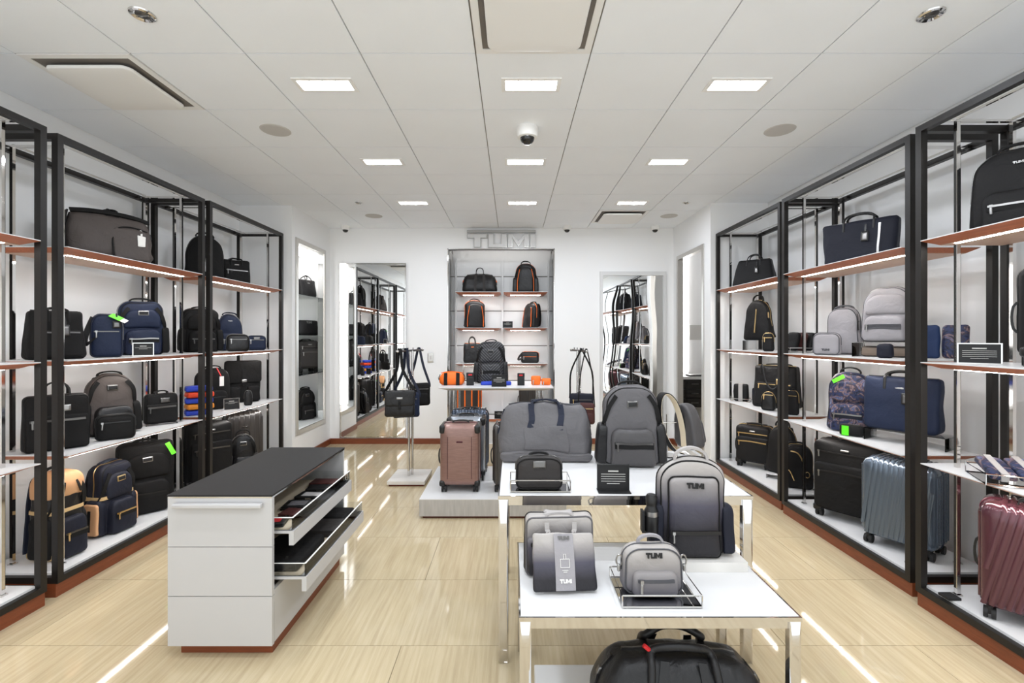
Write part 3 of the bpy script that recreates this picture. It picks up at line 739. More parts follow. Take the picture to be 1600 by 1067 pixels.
def pouch(label, loc, rz, w, h, d, P, name='pouch', cat='pouch', rt=.3, logo=None, handle=0, group=None, lean=0, taper=.95, dtaper=.7, zipz=.72, strap=None, wr=.004, pocket=False, tagm=None, lm='silver', plate=False):
    t = thing(name, label, cat, loc, rz, group); seed = hash_(label) % 97
    D = deformer(h, taper, dtaper, lean, wr, seed); D0 = deformer(h, taper, dtaper, lean, wr*.5, seed)
    hb = h-handle
    ol = rrect(w, hb, (min(w*rt, .08), hb*min(rt, .45)), (min(.03, w*.2), min(.03, hb*.2)), 6, .03)
    MB().puff(ol, -d/2, d/2, min(.03, d*.4), min(.03, d*.4), .004, .002, 3).build('body', P['body'], t, True, D, 60)
    MB().tube(sorted([(x*1.005, 0, z*1.003) for x, z in ol if z > hb*.4], key=lambda p: math.atan2(p[2]-hb*.4, p[0])), .0035, 6).build('zipper', P['zip'], t, True, D0)
    arch_zip(t, inset(ol, .006), -d/2+.008, P['trim'], D0, r=.003, name='piping')
    if zipz: zipper(t, -w*.38, w*.38, -d/2-.005, hb*zipz, P['zip'], D0, .003, pm=P['metal'])
    if pocket:
        po = [(x, z+hb*.04) for x, z in rrect(w*.74, hb*.5, (w*.12, hb*.14), (.015, .015), 5, .03)]
        MB().puff(po, -d/2-.025, -d/2+.02, .016, .008, .003).build('front_pocket', P['pocket'], t, True, D0, 60)
        zipper(t, -w*.3, w*.3, -d/2-.028, hb*.38, P['zip'], D0, .005, pm=P['metal'])
    if handle: MB().ribbon(arc(-w*.22, w*.22, .01, hb-.008, handle+.006, 12, squash=.7), .02, .009, (0, 1, 0)).build('top_handle', P['strap'], t, True, D0, 50)
    if strap == 'side':
        MB().ribbon(smoothpath([(-w*.4, -.01, hb*.92), (-w*.6, -.05, hb*.55), (-w*.62, -.06, hb*.3), (-w*.35, -d/2-.02, hb*.45)], 5), .034, .004, (.5, .4, .75)).build('strap', P['strap'], t, True, D0)
    if strap == 'rings':
        for s_ in (-1, 1):
            MB().tube([(s_*(w*.5+.012+.012*math.cos(a)), -.01, hb*.66+.02*math.sin(a)) for a in [2*PI*k/12 for k in range(12)]], .0035, 6, True).build('ring', 'silver', t, True, D0)
            MB().rbox(s_*(w*.5+.014)-.006, s_*(w*.5+.014)+.006, -.018, -.004, hb*.42, hb*.58, .004, 1).build('clip', 'silver', t, True, D0)
    if strap == 'tail':
        MB().ribbon(smoothpath([(w*.45, 0, .03), (w*.58, -.03, .008), (w*.75, -.05, .006), (w*.62, -.09, .006)], 5), .025, .004, (0, 1, 0)).build('strap', P['strap'], t, True)
    if logo: lettering(0, -d/2-.004, hb*.80 if logo == 'high' else hb*.2, w*.28, .003, lm, t, D0)
    if plate:
        MB().rbox(-.03, .03, -d/2-.009, -d/2+.006, hb*.68, hb*.68+.034, .003, 1).build('logo_plate', 'gunmetal', t, True, D0)
    if tagm: hang_tag(t, w*.3, -d/2-.004, hb*.85, 'plastic_black', tagm, .05, D0)
    return t
def wheel(root, x, y, z=0, r=.027, s_=1):
    q = MB()
    for a in (-.014, .014): q.cyl((x+a-.008, y, r), (x+a+.008, y, r), r, 14)
    q.rbox(x-.012, x+.012, y-.018, y+.022, r*.8, r*2.5, .006, 1)
    return q.build('wheel', 'rubber', root)
def suitcase(label, loc, rz, w, h, d, shell, ribs=0, diag=0, corner=False, line='plastic_black', soft=False, P=None, goldzip=False, group=None, logo=True, name='suitcase', hd=True, rm=None):
    t = thing(name, label, 'suitcase', loc, rz, group); wh = .055; seed = hash_(label) % 97
    D = deformer(h, 1, 1, 0, .003 if soft else 0, seed)
    r = .04 if not soft else .03
    ol = [(x, z+wh) for x, z in rrect(w, h-wh, r*1.3, r, 6, .04)]
    MB().puff(ol, -d/2, d/2, r, r, .006 if soft else .003, 0, 4).build('shell', shell, t, True, D, 60)
    MB().tube([(x, .0, z) for x, z in ol], .006, 6, True).build('zipper', 'gold' if goldzip else line, t, True, D)
    for sx_ in (-1, 1):
        for sy in (-1, 1): wheel(t, sx_*(w/2-.035), sy*(d/2-.035), 0)
    # moulded ribs, each running up the front and over the top
    if ribs:
        for i in range(ribs):
            x = -w/2+.03+(w-.06)*i/(ribs-1)
            pts = []
            for k in range(9):
                z = wh+.02+(h-wh-.05)*k/8; xx = x+diag*(z-h*.5)
                if abs(xx) < w/2-.012: pts.append((xx, -d/2-.001, z))
            if len(pts) < 2: continue
            if pts[-1][2] > h-.04:
                xx = pts[-1][0]; pts += [(xx, -d/2+.012, h-.008), (xx, -d/2+.035, h+.001), (xx, d/2-.04, h+.001)]
            MB().sweep(pts, [(-.010, -.002), (-.005, .0045), (.005, .0045), (.010, -.002), (0, -.006)], (1, 0, 0)).build('rib', rm or shell, t, True, None, 70)
            # ribs on both flanks
        for s_ in (-1, 1):
            n = max(5, int(d/.035))
            for i in range(1, n):
                y = -d/2+d*i/n
                pts = [(s_*(w/2+.001), y, wh+.04), (s_*(w/2+.001), y, h-.05)]
                MB().sweep(pts, [(-.009, -.003), (-.004, .004*1), (.004, .004), (.009, -.003), (0, -.005)] if s_ < 0 else [(-.009, .003), (-.004, -.004), (.004, -.004), (.009, .003), (0, .005)], (0, 1, 0)).build('rib', rm or shell, t, True, None, 70)
    if corner:
        for s_ in (-1, 1):
            for z, hh in ((h-.075, .07), (wh-.005, .05)):
                q = MB().puff([(x+s_*(w/2-.02), zz_+z) for x, zz_ in rrect(.048, hh, .016, .016, 4, .03)], -d/2-.004, d/2+.004, .02, .02)
                q.build('corner_guard', 'plastic_black', t, True)
        for s_ in (-1, 1):
            MB().box(s_*w*.3-.002, s_*w*.3+.002, -d/2-.0045, -d/2, wh+.06, h-.1).build('panel_seam', line, t, False)
    if soft:
        P = P or P_()
        po = [(x, z+wh+.02) for x, z in rrect(w*.92, (h-wh)*.66, .025, .025, 5, .03)]
        MB().puff(po, -d/2-.022, -d/2+.02, .016, .01, .004).build('front_pocket', P['pocket'], t, True, D, 60)
        zipper(t, -w*.4, w*.4, -d/2-.025, wh+(h-wh)*.58, 'gold' if goldzip else P['zip'], D, .005, pm=P['metal'], sag=-.006)
        zipper(t, -w*.42, w*.42, -d/2-.008, h-.075, 'gold' if goldzip else P['zip'], D, .004, pm=P['metal'])
        for s_ in (-1, 1):
            MB().puff([(x+s_*(w/2-.03), zz_+wh-.012) for x, zz_ in rrect(.06, .05, .015, .015, 4, .03)], -d/2-.006, -d/2+.07, .015, .015).build('corner_guard', 'plastic_black', t, True)
    if hd:
        MB().ribbon(arc(-.07, .07, .0, h-.006, .026, 10, squash=.4), .024, .011, (0, 1, 0)).build('top_handle', 'plastic_black', t, True, None, 50)
        MB().rbox(-.1, .1, d/2-.05, d/2-.018, h-.012, h+.008, .005, 1).build('pull_handle', 'plastic_black', t)
        MB().ribbon([(-w/2-.004-.018*math.sin(PI*k/8)**.4, 0, h*.5-.07+.14*k/8) for k in range(9)], .022, .01, (0, 1, 0)).build('side_handle', 'plastic_black', t, True, None, 50)
    if logo:
        MB().rbox(-.026, .026, -d/2-(.012 if soft else .006), -d/2+.004, h-.058 if soft else h-.15, (h-.058 if soft else h-.15)+.014, .003, 1).build('logo_plate', 'silver' if soft else line, t)
    return t
def tote(label, loc, rz, w, h, d, P, hh=.09, top=1.05, dt=.35, name='tote_bag', cat='tote bag', tagm=None, zips=True, pocket=False, group=None, wr=.007, logo=True, drop=False, hx=.2):
    t = thing(name, label, cat, loc, rz, group); seed = hash_(label) % 97; hb = h-hh
    D = deformer(hb, top, dt, 0, wr, seed); D0 = deformer(hb, top, dt, 0, wr*.5, seed)
    ol = rrect(w, hb, .02, .03, 5, .03)
    MB().puff(ol, -d/2, d/2, .03, .03, .004, .004, 4).build('body', P['body'], t, True, D, 60)
    MB().ribbon([(-w*.46+w*.92*k/8, 0, hb+.002) for k in range(9)], .012, .006, (0, 1, 0)).build('zipper', P['zip'], t, False, D0)
    for s_ in (-1, 1):
        y = s_*d*.5*1.02
        if drop and s_ < 0:
            pts = smoothpath([(-w*hx, y-.004, hb*.82), (-w*hx, y-.02, hb*.98), (-w*hx*.9, y-.03, hb*1.0), (-w*.16, y-.045, hb*.62), (0, y-.05, hb*.46), (w*.16, y-.045, hb*.62), (w*hx*.9, y-.03, hb*1.0), (w*hx, y-.02, hb*.98), (w*hx, y-.004, hb*.82)], 4)
        else:
            pts = [(-w*hx, y, hb*.78), (-w*hx, y, hb*.98)]+arc(-w*hx, w*hx, y, hb, hh*(.97 if s_ < 0 else .85), 12, 0, .7)+[(w*hx, y, hb*.98), (w*hx, y, hb*.78)]
        MB().tube(pts, .0075, 8).build('handle', P['strap'], t, True, D0)
    if zips:
        MB().ribbon([(w*.28, -d/2-.006, hb*.12+hb*.75*k/6) for k in range(7)], .012, .006, (1, 0, 0)).build('zipper', P['zip'], t, False, D0)
    if pocket:
        po = [(x, z+hb*.06) for x, z in rrect(w*.86, hb*.55, .02, .02, 5, .03)]
        MB().puff(po, -d/2-.012, -d/2+.02, .012, .008, .003).build('front_pocket', P['pocket'], t, True, D0, 60)
        zipper(t, -w*.38, w*.38, -d/2-.012, hb*.56, P['zip'], D0, .004, pm=P['metal'])
    if logo: MB().rbox(-.022, .022, -d/2*.95-.006, -d/2*.8, hb*.78, hb*.78+.012, .002, 1).build('logo_plate', P['metal'], t, True, D0)
    if tagm: hang_tag(t, w*.1, -d/2-.012, hb*.72, 'plastic_black', tagm, .07, D0)
    return t
def briefcase(label, loc, rz, w, h, d, P, hh=.07, logo='plate', group=None, name='briefcase', cat='briefcase', tagm=None):
    t = thing(name, label, cat, loc, rz, group); seed = hash_(label) % 97; hb = h-hh
    D = deformer(hb, .98, .9, 0, .004, seed)
    ol = rrect(w, hb, .025, .02, 5, .03)
    MB().puff(ol, -d/2, d/2, .018, .018, .003, 0, 4).build('body', P['body'], t, True, D, 60)
    arch_zip(t, inset(ol, .005), -d/2+.006, P['trim'], D, r=.004, name='piping')
    arch_zip(t, ol, d*.15, P['zip'], D, r=.004)
    po = [(x, z+.01) for x, z in rrect(w*.94, hb*.62, .015, .015, 5, .03)]
    MB().puff(po, -d/2-.014, -d/2+.02, .01, .008, .003).build('front_pocket', P['pocket'], t, True, D, 60)
    zipper(t, -w*.42, w*.42, -d/2-.016, hb*.56, P['zip'], D, .006, pm=P['metal'])
    for y in (-d*.3, d*.3):
        MB().ribbon([(-w*.2, y, hb*.9)]+arc(-w*.2, w*.2, y, hb, hh*.95, 12, 0, .6)+[(w*.2, y, hb*.9)], .022, .009, (0, 1, 0)).build('handle', P['strap'], t, True, D, 50)
    if logo:
        MB().rbox(-.03+w*.1, .03+w*.1, -d/2-.01, -d/2+.004, hb*.72, hb*.72+.034, .003, 1).build('logo_plate', P['metal'], t, True, D)
    if tagm: hang_tag(t, -w*.3, -d/2-.016, hb*.6, 'plastic_black', tagm, .07, D)
    return t
def duffel(label, loc, rz, w, h, d, P, hh=.05, bands=.2, pocket=True, dt=.45, top=.9, group=None, name='duffel_bag', logo=None, tagm=None, flop=False, shoulder=False, wr=.01):
    t = thing(name, label, 'duffel bag', loc, rz, group); seed = hash_(label) % 97; hb = h-hh
    def D(v, k=1.0):
        t_ = max(0, min(1, v.z/hb)); e = abs(v.x)/(w/2)
        q = Vector((v.x*(1+(top-1)*t_**2), v.y*(1+(dt-1)*t_**1.6), v.z-(.018*e**2)*t_))
        q += noise.noise_vector(v*11+Vector((seed, seed*.7, 0)))*wr*k*(1 if v.z > .03 else .3)
        if q.z < 0: q.z = 0
        return q
    ol = rrect(w, hb, (.05, .07), (.05, .05), 6, .025)
    MB().puff(ol, -d/2, d/2, .07, .07, .006, .006, 5, 4).build('body', P['body'], t, True, D, 60)
    yS = lambda z: -d/2-.007
    MB().ribbon([(-w*.44+w*.88*k/10, 0, hb+.003) for k in range(11)], .018, .008, (0, 1, 0)).build('zipper', P['zip'], t, False, D)
    for s_ in (-1, 1):
        x = s_*w*bands
        for f in (-1, 1):
            pts = [(x, f*(d/2+.004), hb*k/8) for k in range(1 if pocket else 0, 9)] if not pocket or f > 0 else [(x, f*(d/2+.004), hb*(.55+.45*k/5)) for k in range(6)]
            MB().ribbon(pts, .038, .005, (1, 0, 0)).build('webbing_band', P['strap'], t, False, D)
    if hh:
        for f in (-1, 1):
            if flop and f < 0: continue
            MB().ribbon(arc(-w*bands, w*bands, f*d*.5, hb-.01, hh+.008, 12, 0, .5), .03, .01, (0, 1, 0)).build('handle', P['strap'], t, True, lambda v: D(v, .2), 50)
    if pocket:
        po = [(x, z+hb*.2) for x, z in rrect(w*.48, hb*.42, .012, .012, 4, .03)]
        MB().puff(po, -d/2-.008, -d/2+.02, .006, .006, .002).build('front_pocket', P['pocket'], t, True, D, 60)
        bo = [(x, z+.004) for x, z in rrect(w*.97, hb*.17, .02, .03, 4, .03)]
        MB().puff(bo, -d/2-.004, -d/2+.03, .01, .006, .001).build('base_panel', P['pocket'], t, True, D, 60)
    for s_ in (-1, 1):
        MB().ribbon([(s_*(w/2+.003), 0, hb*.45), (s_*(w/2+.008), 0, hb*.65), (s_*(w/2-.005), 0, hb*.92)], .03, .008, (0, 1, 0)).build('end_strap', P['strap'], t, False, D)
        MB().rbox(s_*(w/2+.006)-.008, s_*(w/2+.006)+.008, -.018, .018, hb*.6, hb*.72, .004, 1).build('buckle', P['metal'], t, True, D)
    if logo: MB().rbox(-.03, .03, -d/2-.012, -d/2+.01, hb*.66, hb*.66+.03, .003, 1).build('logo_plate', P['metal'], t, True, D)
    if tagm: hang_tag(t, w*.32, -d/2-.01, hb*.6, tagm, None, .08, D, 'price_tag')
    return t
def sign(label, loc, rz, w, h, frame='chrome', lines=5, group='small product signs'):
    t = thing('display_sign', label, 'sign', loc, rz, group)
    f = .006; dp = .014
    MB().box(-w/2, w/2, -dp/2, dp/2, 0, f).box(-w/2, w/2, -dp/2, dp/2, h-f, h).box(-w/2, -w/2+f, -dp/2, dp/2, f, h-f).box(w/2-f, w/2, -dp/2, dp/2, f, h-f).build('frame', frame, t, False)
    MB().box(-w/2+f, w/2-f, -dp/2+.003, dp/2-.003, f, h-f).build('card', 'card_black', t, False)
    MB().box(-w*.5, w*.5, -.05, .02, .0, .004).build('foot', frame, t, False) if frame != 'chrome' else MB().box(-w*.4, w*.4, -.02, .025, 0, .003).build('foot', 'chrome', t, False)
    q = MB(); q.box(-w*.16, w*.16, -dp/2+.0022, -dp/2+.003, h*.72, h*.77)
    for k in range(lines): 
        ww = w*(.38 if k < lines-1 else .2); z = h*.62-k*h*.09
        q.box(-ww, ww, -dp/2+.0026, -dp/2+.003, z, z+h*.02)
    q.build('printed_text', 'print_grey', t, False)
    return t
def tray(label, loc, rz, w, d, h, base='mirror', group='chrome wire trays', r=.0028):
    t = thing('display_tray', label, 'tray', loc, rz, group)
    x, y = w/2, d/2
    q = MB()
    for z in (r*1.3, h): q.tube([(-x, -y, z), (x, -y, z), (x, y, z), (-x, y, z)], r*1.2, 4, True)
    for a, b in ((-x, -y), (x, -y), (x, y), (-x, y)): q.cyl((a, b, 0), (a, b, h), r, 6)
    q.build('wire_frame', 'chrome', t, False)
    MB().box(-x, x, -y, y, .0005, .003).build('base_plate', base, t, False)
    return t
def carton(label, loc, rz, w, h, d, m, lid=None, mark=None, name='gift_box', group=None):
    t = thing(name, label, 'box', loc, rz, group)
    MB().rbox(-w/2, w/2, -d/2, d/2, 0, h*.7, .003, 1).build('base', m, t)
    MB().rbox(-w/2-.001, w/2+.001, -d/2-.001, d/2+.001, h*.68, h, .003, 1).build('lid', lid or m, t)
    if mark: MB().box(-w*.25, w*.25, -d/2-.002, -d/2, h*.78, h*.9).build('mark', mark, t, False)
    return t
def folded(label, loc, rz, w, h, d, m, group=None, band=None, name='folded_pouch', cat='folded bag', tilt=0):
    t = thing(name, label, cat, (loc[0], loc[1], loc[2]+(d/2+.006)*abs(math.sin(math.radians(tilt)))), rz, group); t.rotation_euler.x = math.radians(tilt)
    seed = hash_(label) % 97
    D = deformer(h, .98, .95, 0, .005, seed, 14)
    MB().puff(rrect(w, h, min(.02, h*.3), min(.02, h*.3), 4, .03), -d/2, d/2, min(.02, d*.4), min(.02, d*.4), .003, .003, 2).build('cloth', m, t, True, D, 60)
    if band: MB().box(-w*.14, w*.14, -d/2-.006, d/2+.006, -.001 if tilt else .0005, h+.002).build('paper_band', band, t, False)
    return t

# ================================================================== furniture in the middle of the room
def table(label, x0, x1, y0, y1, z, lw=.045):
    cx, cy = (x0+x1)/2, (y0+y1)/2; t = thing('display_table', label, 'table', (cx, cy, 0), 0, 'chrome display tables'); a, b = (x1-x0)/2, (y1-y0)/2
    MB().rbox(-a+.006, a-.006, -b+.006, b-.006, z-.014, z, .003, 1).build('tabletop', 'laminate', t)
    rim = MB()
    for q in ((-a, a, -b, -b+.006), (-a, a, b-.006, b), (-a, -a+.006, -b+.006, b-.006), (a-.006, a, -b+.006, b-.006)): rim.box(*q, z-.016, z-.001)
    rim.build('rim', 'chrome', t, False)
    for q in ((-a+.01, a-.01, -b+.01, -b+.035), (-a+.01, a-.01, b-.035, b-.01), (-a+.01, -a+.035, -b+.035, b-.035), (a-.035, a-.01, -b+.035, b-.035)):
        MB().box(*q, z-.045, z-.014).build('apron_rail', 'chrome', t, False)
    for sx in (-1, 1):
        for sy in (-1, 1):
            xa, xb = sorted((sx*(a-.002), sx*(a-.002-lw))); ya, yb = sorted((sy*(b-.002), sy*(b-.032)))
            MB().rbox(xa, xb, ya, yb, 0, z-.016, .002, 1).build('leg', 'chrome', t)
    return t
table('tall chrome display table with white top, holding the grey duffel bag', -.066, 1.083, 2.09, 2.92, .755)
table('low chrome display table in front, holding the ombre bags', .022, 1.003, 1.608, 2.20, .5, .04)
tag(MB().rbox(.09, .94, 1.3, 1.946, 0, .1, .004, 1).build('floor_plinth', 'laminate'), 'low white floor plinth under the front table, beneath the black duffel', 'plinth')
# high table by the back wall
t = thing('display_table', 'slim high table with white wedge top and paired chrome poles', 'table', (-.17, 5.12, 0), 0, 'chrome display tables')
MB().box(-.59, .59, -.37, .33, .945, .953).build('tabletop', 'laminate', t, False)
MB().add([(-.59, -.37, .945), (.59, -.37, .945), (.59, .33, .945), (-.59, .33, .945), (-.5, -.28, .915), (.5, -.28, .915), (.5, .24, .915), (-.5, .24, .915)],
         [(0, 1, 5, 4), (1, 2, 6, 5), (2, 3, 7, 6), (3, 0, 4, 7), (4, 5, 6, 7), (3, 2, 1, 0)]).build('wedge_underside', 'plate_stone', t, False)
for x in (-.485, -.445, .445, .485):
    for y in (-.27, .23): MB().cyl((x, y, 0), (x, y, .916), .012, 12).build('leg', 'chrome', t)
# platform with suitcases
t = thing('display_platform', 'low white display platform with brushed grey sides under the suitcases', 'platform', (-.16, 4.235, 0))
MB().box(-.57, .57, -.455, .455, 0, .02).build('base', 'joint_wood', t, False)
MB().box(-.595, .595, -.478, .478, .02, .152).build('side_panels', 'brushed_grey', t, False)
MB().box(-.595, .595, -.478, .478, .152, .16).build('deck', 'laminate', t, False)

# ------------------------------------------------------------------ drawer counter
X0, X1, Ya, Yb_, ZT = -1.574, -1.098, 2.12, 3.03, .75
t = thing('drawer_counter', 'white drawer counter with black top and two open drawers', 'counter', ((X0+X1)/2, (Ya+Yb_)/2, 0))
a, b = (X1-X0)/2, (Yb_-Ya)/2
MB().box(-a+.03, a-.02, -b+.045, b-.03, 0, .06).build('plinth', 'wood', t, False)
for z0, z1 in ((.06, .285), (.288, .51), (.513, .734)):
    MB().box(-a, a, -b, -b+.02, z0, z1).build('front_panel', 'counter_white', t, False)
MB().box(-a, -a+.02, -b+.02, b, .06, .734).build('side_panel', 'counter_white', t, False)
MB().box(-a+.02, a, b-.02, b, .06, .734).build('rear_panel', 'counter_white', t, False)
MB().box(-a+.02, a-.02, -b+.02, b-.02, .06, .08).build('bottom_panel', 'counter_white', t, False)
MB().box(-a, a, -b, b, .734, .742).build('chrome_band', 'chrome', t, False)
MB().box(-a-.002, a+.002, -b-.002, b+.002, .742, .75).build('top', 'leather_top', t, False)
q = MB().rbox(-a+.035, a-.04, -b-.028, -b-.001, .695, .716, .004, 1).build('handle', 'counter_white', t)
MB().box(a-.02, a, -b+.022, b-.022, .065, .305).build('drawer_front', 'counter_white', t, False)
def drawer(out, zb, hgt, ya, yb, lab):
    x0, x1 = -a+.05, a+out; zt = zb+.012
    d = MB().box(x0, x1, ya, yb, zb, zt).build('drawer', 'counter_white', t, False); d['label'] = lab
    MB().box(x0+.01, x1-.03, ya+.012, yb-.012, zt, zt+.003).build('lining', 'drawer_lining', d, False)
    MB().box(x1-.022, x1, ya, yb, zb-.055, zb).build('front_lip', 'counter_white', d, False)
    for q in ((x1-.012, x1-.006, ya+.006, yb-.006), (x0+.02, x1-.012, ya+.006, ya+.011), (x0+.02, x1-.012, yb-.011, yb-.006)):
        MB().box(*q, zt, zt+hgt).build('acrylic_wall', 'acrylic', d, False)
    MB().box(x1-.0125, x1-.0055, ya+.006, yb-.006, zt+hgt, zt+hgt+.0025).box(x0+.02, x1-.0125, ya+.0055, ya+.0115, zt+hgt, zt+hgt+.0025).build('wall_edge', 'paper_white', d, False)
    return d
drawer(.075, .552, .058, -b+.05, b-.08, 'upper open drawer')
drawer(.135, .338, .058, -b+.05, b+.0-.03, 'lower open drawer')
# wallets in the upper drawer, flat goods in the lower one
cxm, cym = (X0+X1)/2, (Ya+Yb_)/2
def wallet(label, x, y, z, w_, d_, h_, m, rz=0, mark=None, name='wallet', cat='wallet', grp='wallets in the drawer'):
    o = thing(name, label, cat, (x, y, z), rz, grp)
    MB().rbox(-w_/2, w_/2, -d_/2, d_/2, 0, h_*.48, .003, 1).build('back_cover', m, o)
    MB().rbox(-w_/2, w_/2, -d_/2, d_/2, h_*.5, h_, .003, 1).build('front_cover', m, o)
    MB().box(-w_*.1, w_*.1, -d_*.5, -d_*.46, h_*.2, h_*.8).build('clasp', 'silver', o, False)
    if mark: MB().box(-w_*.32, w_*.32, -d_*.3, d_*.3, h_, h_+.001).build('window', mark, o, False)
z = .5675
wallet('black wallet with a red mark nearest the front of the upper drawer', -1.155, 2.24, z, .12, .09, .02, 'black_leather', 10, 'tag_red')
wallet('small dark red wallet second in the upper drawer', -1.11, 2.35, z, .11, .09, .022, 'maroon', -8)
wallet('black passport cover with a grey window in the upper drawer', -1.14, 2.47, z, .14, .11, .02, 'black_leather', 5, 'grey')
wallet('black long wallet with a pale window in the upper drawer', -1.125, 2.61, z, .16, .1, .02, 'black_leather', -4, 'ash')
wallet('plain black wallet behind the pale window one in the drawer', -1.12, 2.73, z, .16, .09, .024, 'black_soft', 3)
wallet('dark red wallet at the far end of the upper drawer', -1.14, 2.84, z, .17, .1, .024, 'maroon', 0)
o = folded('large flat black bag lying in the lower drawer near the front', (-1.15, 2.37, .3545), 90, .33, .045, .26, 'black', 'goods in the lower drawer'); 
MB().box(-.12, -.11, -.06, -.05, .03, .05).build('zipper_pull', 'silver', o, False)
carton('flat grey and red box in the lower drawer', (-1.08, 2.67, .3545), 90, .17, .04, .2, 'charcoal', 'charcoal', 'tag_red', 'flat_box', 'goods in the lower drawer')
folded('folded black bag at the far end of the lower drawer', (-1.10, 2.86, .3545), 85, .17, .04, .2, 'black', 'goods in the lower drawer')

# ------------------------------------------------------------------ bag stands
def bag_stand(label, x, y, bx, by, ztop=1.33):
    t = thing('bag_stand', label, 'bag stand', (x, y, 0), 0, 'chrome bag stands')
    MB().box(-.17, .17, -.2, .2, 0, .018).build('base_core', 'joint_wood', t, False)
    MB().box(-.185, .185, -.215, .215, .018, .05).build('base_plate', 'plate_stone', t, False)
    for s in (-.022, .022): MB().cyl((s*.6, s, .05), (s*.6, s, ztop), .013, 14).build('pole', 'chrome', t)
    MB().cyl((-bx, -by, ztop), (bx, by, ztop), .011, 12).build('cross_bar', 'gunmetal', t)
    for s in (-1, 1): MB().lathe([(0, -.016), (.012, -.012), (.016, 0), (.012, .012), (0, .016)], 12, (s*bx, s*by, ztop)).build('end_ball', 'chrome', t)
    for k in (-.6, -.2, .2, .6): MB().tube([(bx*k, by*k, ztop+.012), (bx*k, by*k, ztop+.03)], .005, 6).build('hook', 'gunmetal', t)
    return t
def hanging_bag(label, top, drop, rz, w, h, d, P, name='crossbody_bag', sw=.035, logo=True, spread=.3, flap=True, group=None):
    """bag hanging by its strap: top is where the strap goes over the bar, drop the strap length down to the bag's upper edge"""
    t = thing(name, label, 'shoulder bag', (top[0], top[1], top[2]-drop-h), rz, group); seed = hash_(label) % 97
    D = deformer(h, .96, .8, 0, .005, seed)
    ol = rrect(w, h, (.03, .03), (.03, .03), 5, .03)
    MB().puff(ol, -d/2, d/2, .02, .02, .006, .006, 3).build('body', P['body'], t, True, D, 60)
    if flap:
        fo = [(x, z+h*.42) for x, z in rrect(w*1.02, h*.6, .02, .03, 5, .03)]
        MB().puff(fo, -d/2-.014, d/2*.6, .012, .01, .003).build('flap', P['pocket'], t, True, D, 60)
        MB().rbox(-.03, .03, -d/2-.022, -d/2-.01, h*.7, h*.7+.02, .003, 1).build('buckle', P['metal'], t, True, D)
        MB().rbox(-.012, .012, -d/2-.024, -d/2-.014, h*.3, h*.66, .003, 1).build('closing_strap', P['trim'], t, True, D)
    else:
        zipper(t, -w*.4, w*.4, -d/2-.01, h*.75, P['zip'], D, .004, pm=P['metal'])
        po = [(x, z+h*.06) for x, z in rrect(w*.8, h*.5, .02, .02, 5, .03)]
        MB().puff(po, -d/2-.016, -d/2+.02, .012, .008, .003).build('front_pocket', P['pocket'], t, True, D, 60)
    for s in (-1, 1):
        MB().ribbon(smoothpath([(s*w*.48, 0, h*.8), (s*w*.46, 0, h*1.02), (s*w*spread*.7, 0, h+drop*.5), (s*.012, .0, h+drop*.97), (0, 0, h+drop+.013)], 5), sw, .004, (1, .7, 0)).build('strap', P['strap'], t, True)
    return t
bag_stand('chrome bag stand with square base beside the left back mirror', -1.05, 4.78, .075, .24)
bag_stand('chrome bag stand in front of the right back mirror', .68, 4.78, -.05, .2)
gh = 'bags hanging on the stands'
hanging_bag('black flap messenger bag hanging in front on the left stand', (-1.11, 4.57, 1.34), .40, 12, .29, .25, .09, P_('black_leather', metal='silver', strap='black_web'), 'messenger_bag', .032, spread=.16, group=gh)
hanging_bag('navy messenger bag hanging behind the black flap one', (-1.075, 4.69, 1.34), .43, 18, .27, .25, .07, P_('navy', strap='navy_web'), 'messenger_bag', .035, flap=False, spread=.16, group=gh)
hanging_bag('black sling bag hanging at the back of the left stand', (-1.0, 4.95, 1.34), .36, 25, .24, .24, .08, P_('black', strap='navy_web'), 'sling_bag', .035, flap=False, spread=.3, group=gh)
hanging_bag('navy shoulder bag hanging on the right stand', (.698, 4.708, 1.34), .44, -4, .25, .25, .07, P_('navy_dark', strap='black_web', metal='gold'), 'shoulder_bag', .018, flap=False, spread=.6, group=gh)
hanging_bag('small brown leather crossbody bag hanging on the right stand', (.7275, 4.59, 1.34), .52, -6, .17, .21, .07, P_('maroon', strap='black_web', metal='gold', zip_='gold'), 'crossbody_bag', .012, flap=False, spread=.5, group=gh)

# ================================================================== goods on the racks
bk = P_()
bks = P_('black', metal='silver', zip_='plastic_black')
bkg = P_('black_soft', metal='gold', zip_='gold')
Z1, Z2, Z3, Z4 = 1.9905, 1.3355, .7905, .1245
def riser(label, loc, rz, w, h, d, m='acrylic'):
    t = thing('display_riser', label, 'riser', loc, rz, 'clear risers')
    MB().box(-w/2, w/2, -d/2, d/2, h-.005, h).build('top_plate', m, t, False)
    for s in (-1, 1): MB().box(s*(w/2-.0025)-.0025, s*(w/2-.0025)+.0025, -d/2, d/2, 0, h-.005).build('side_plate', m, t, False)
    return t
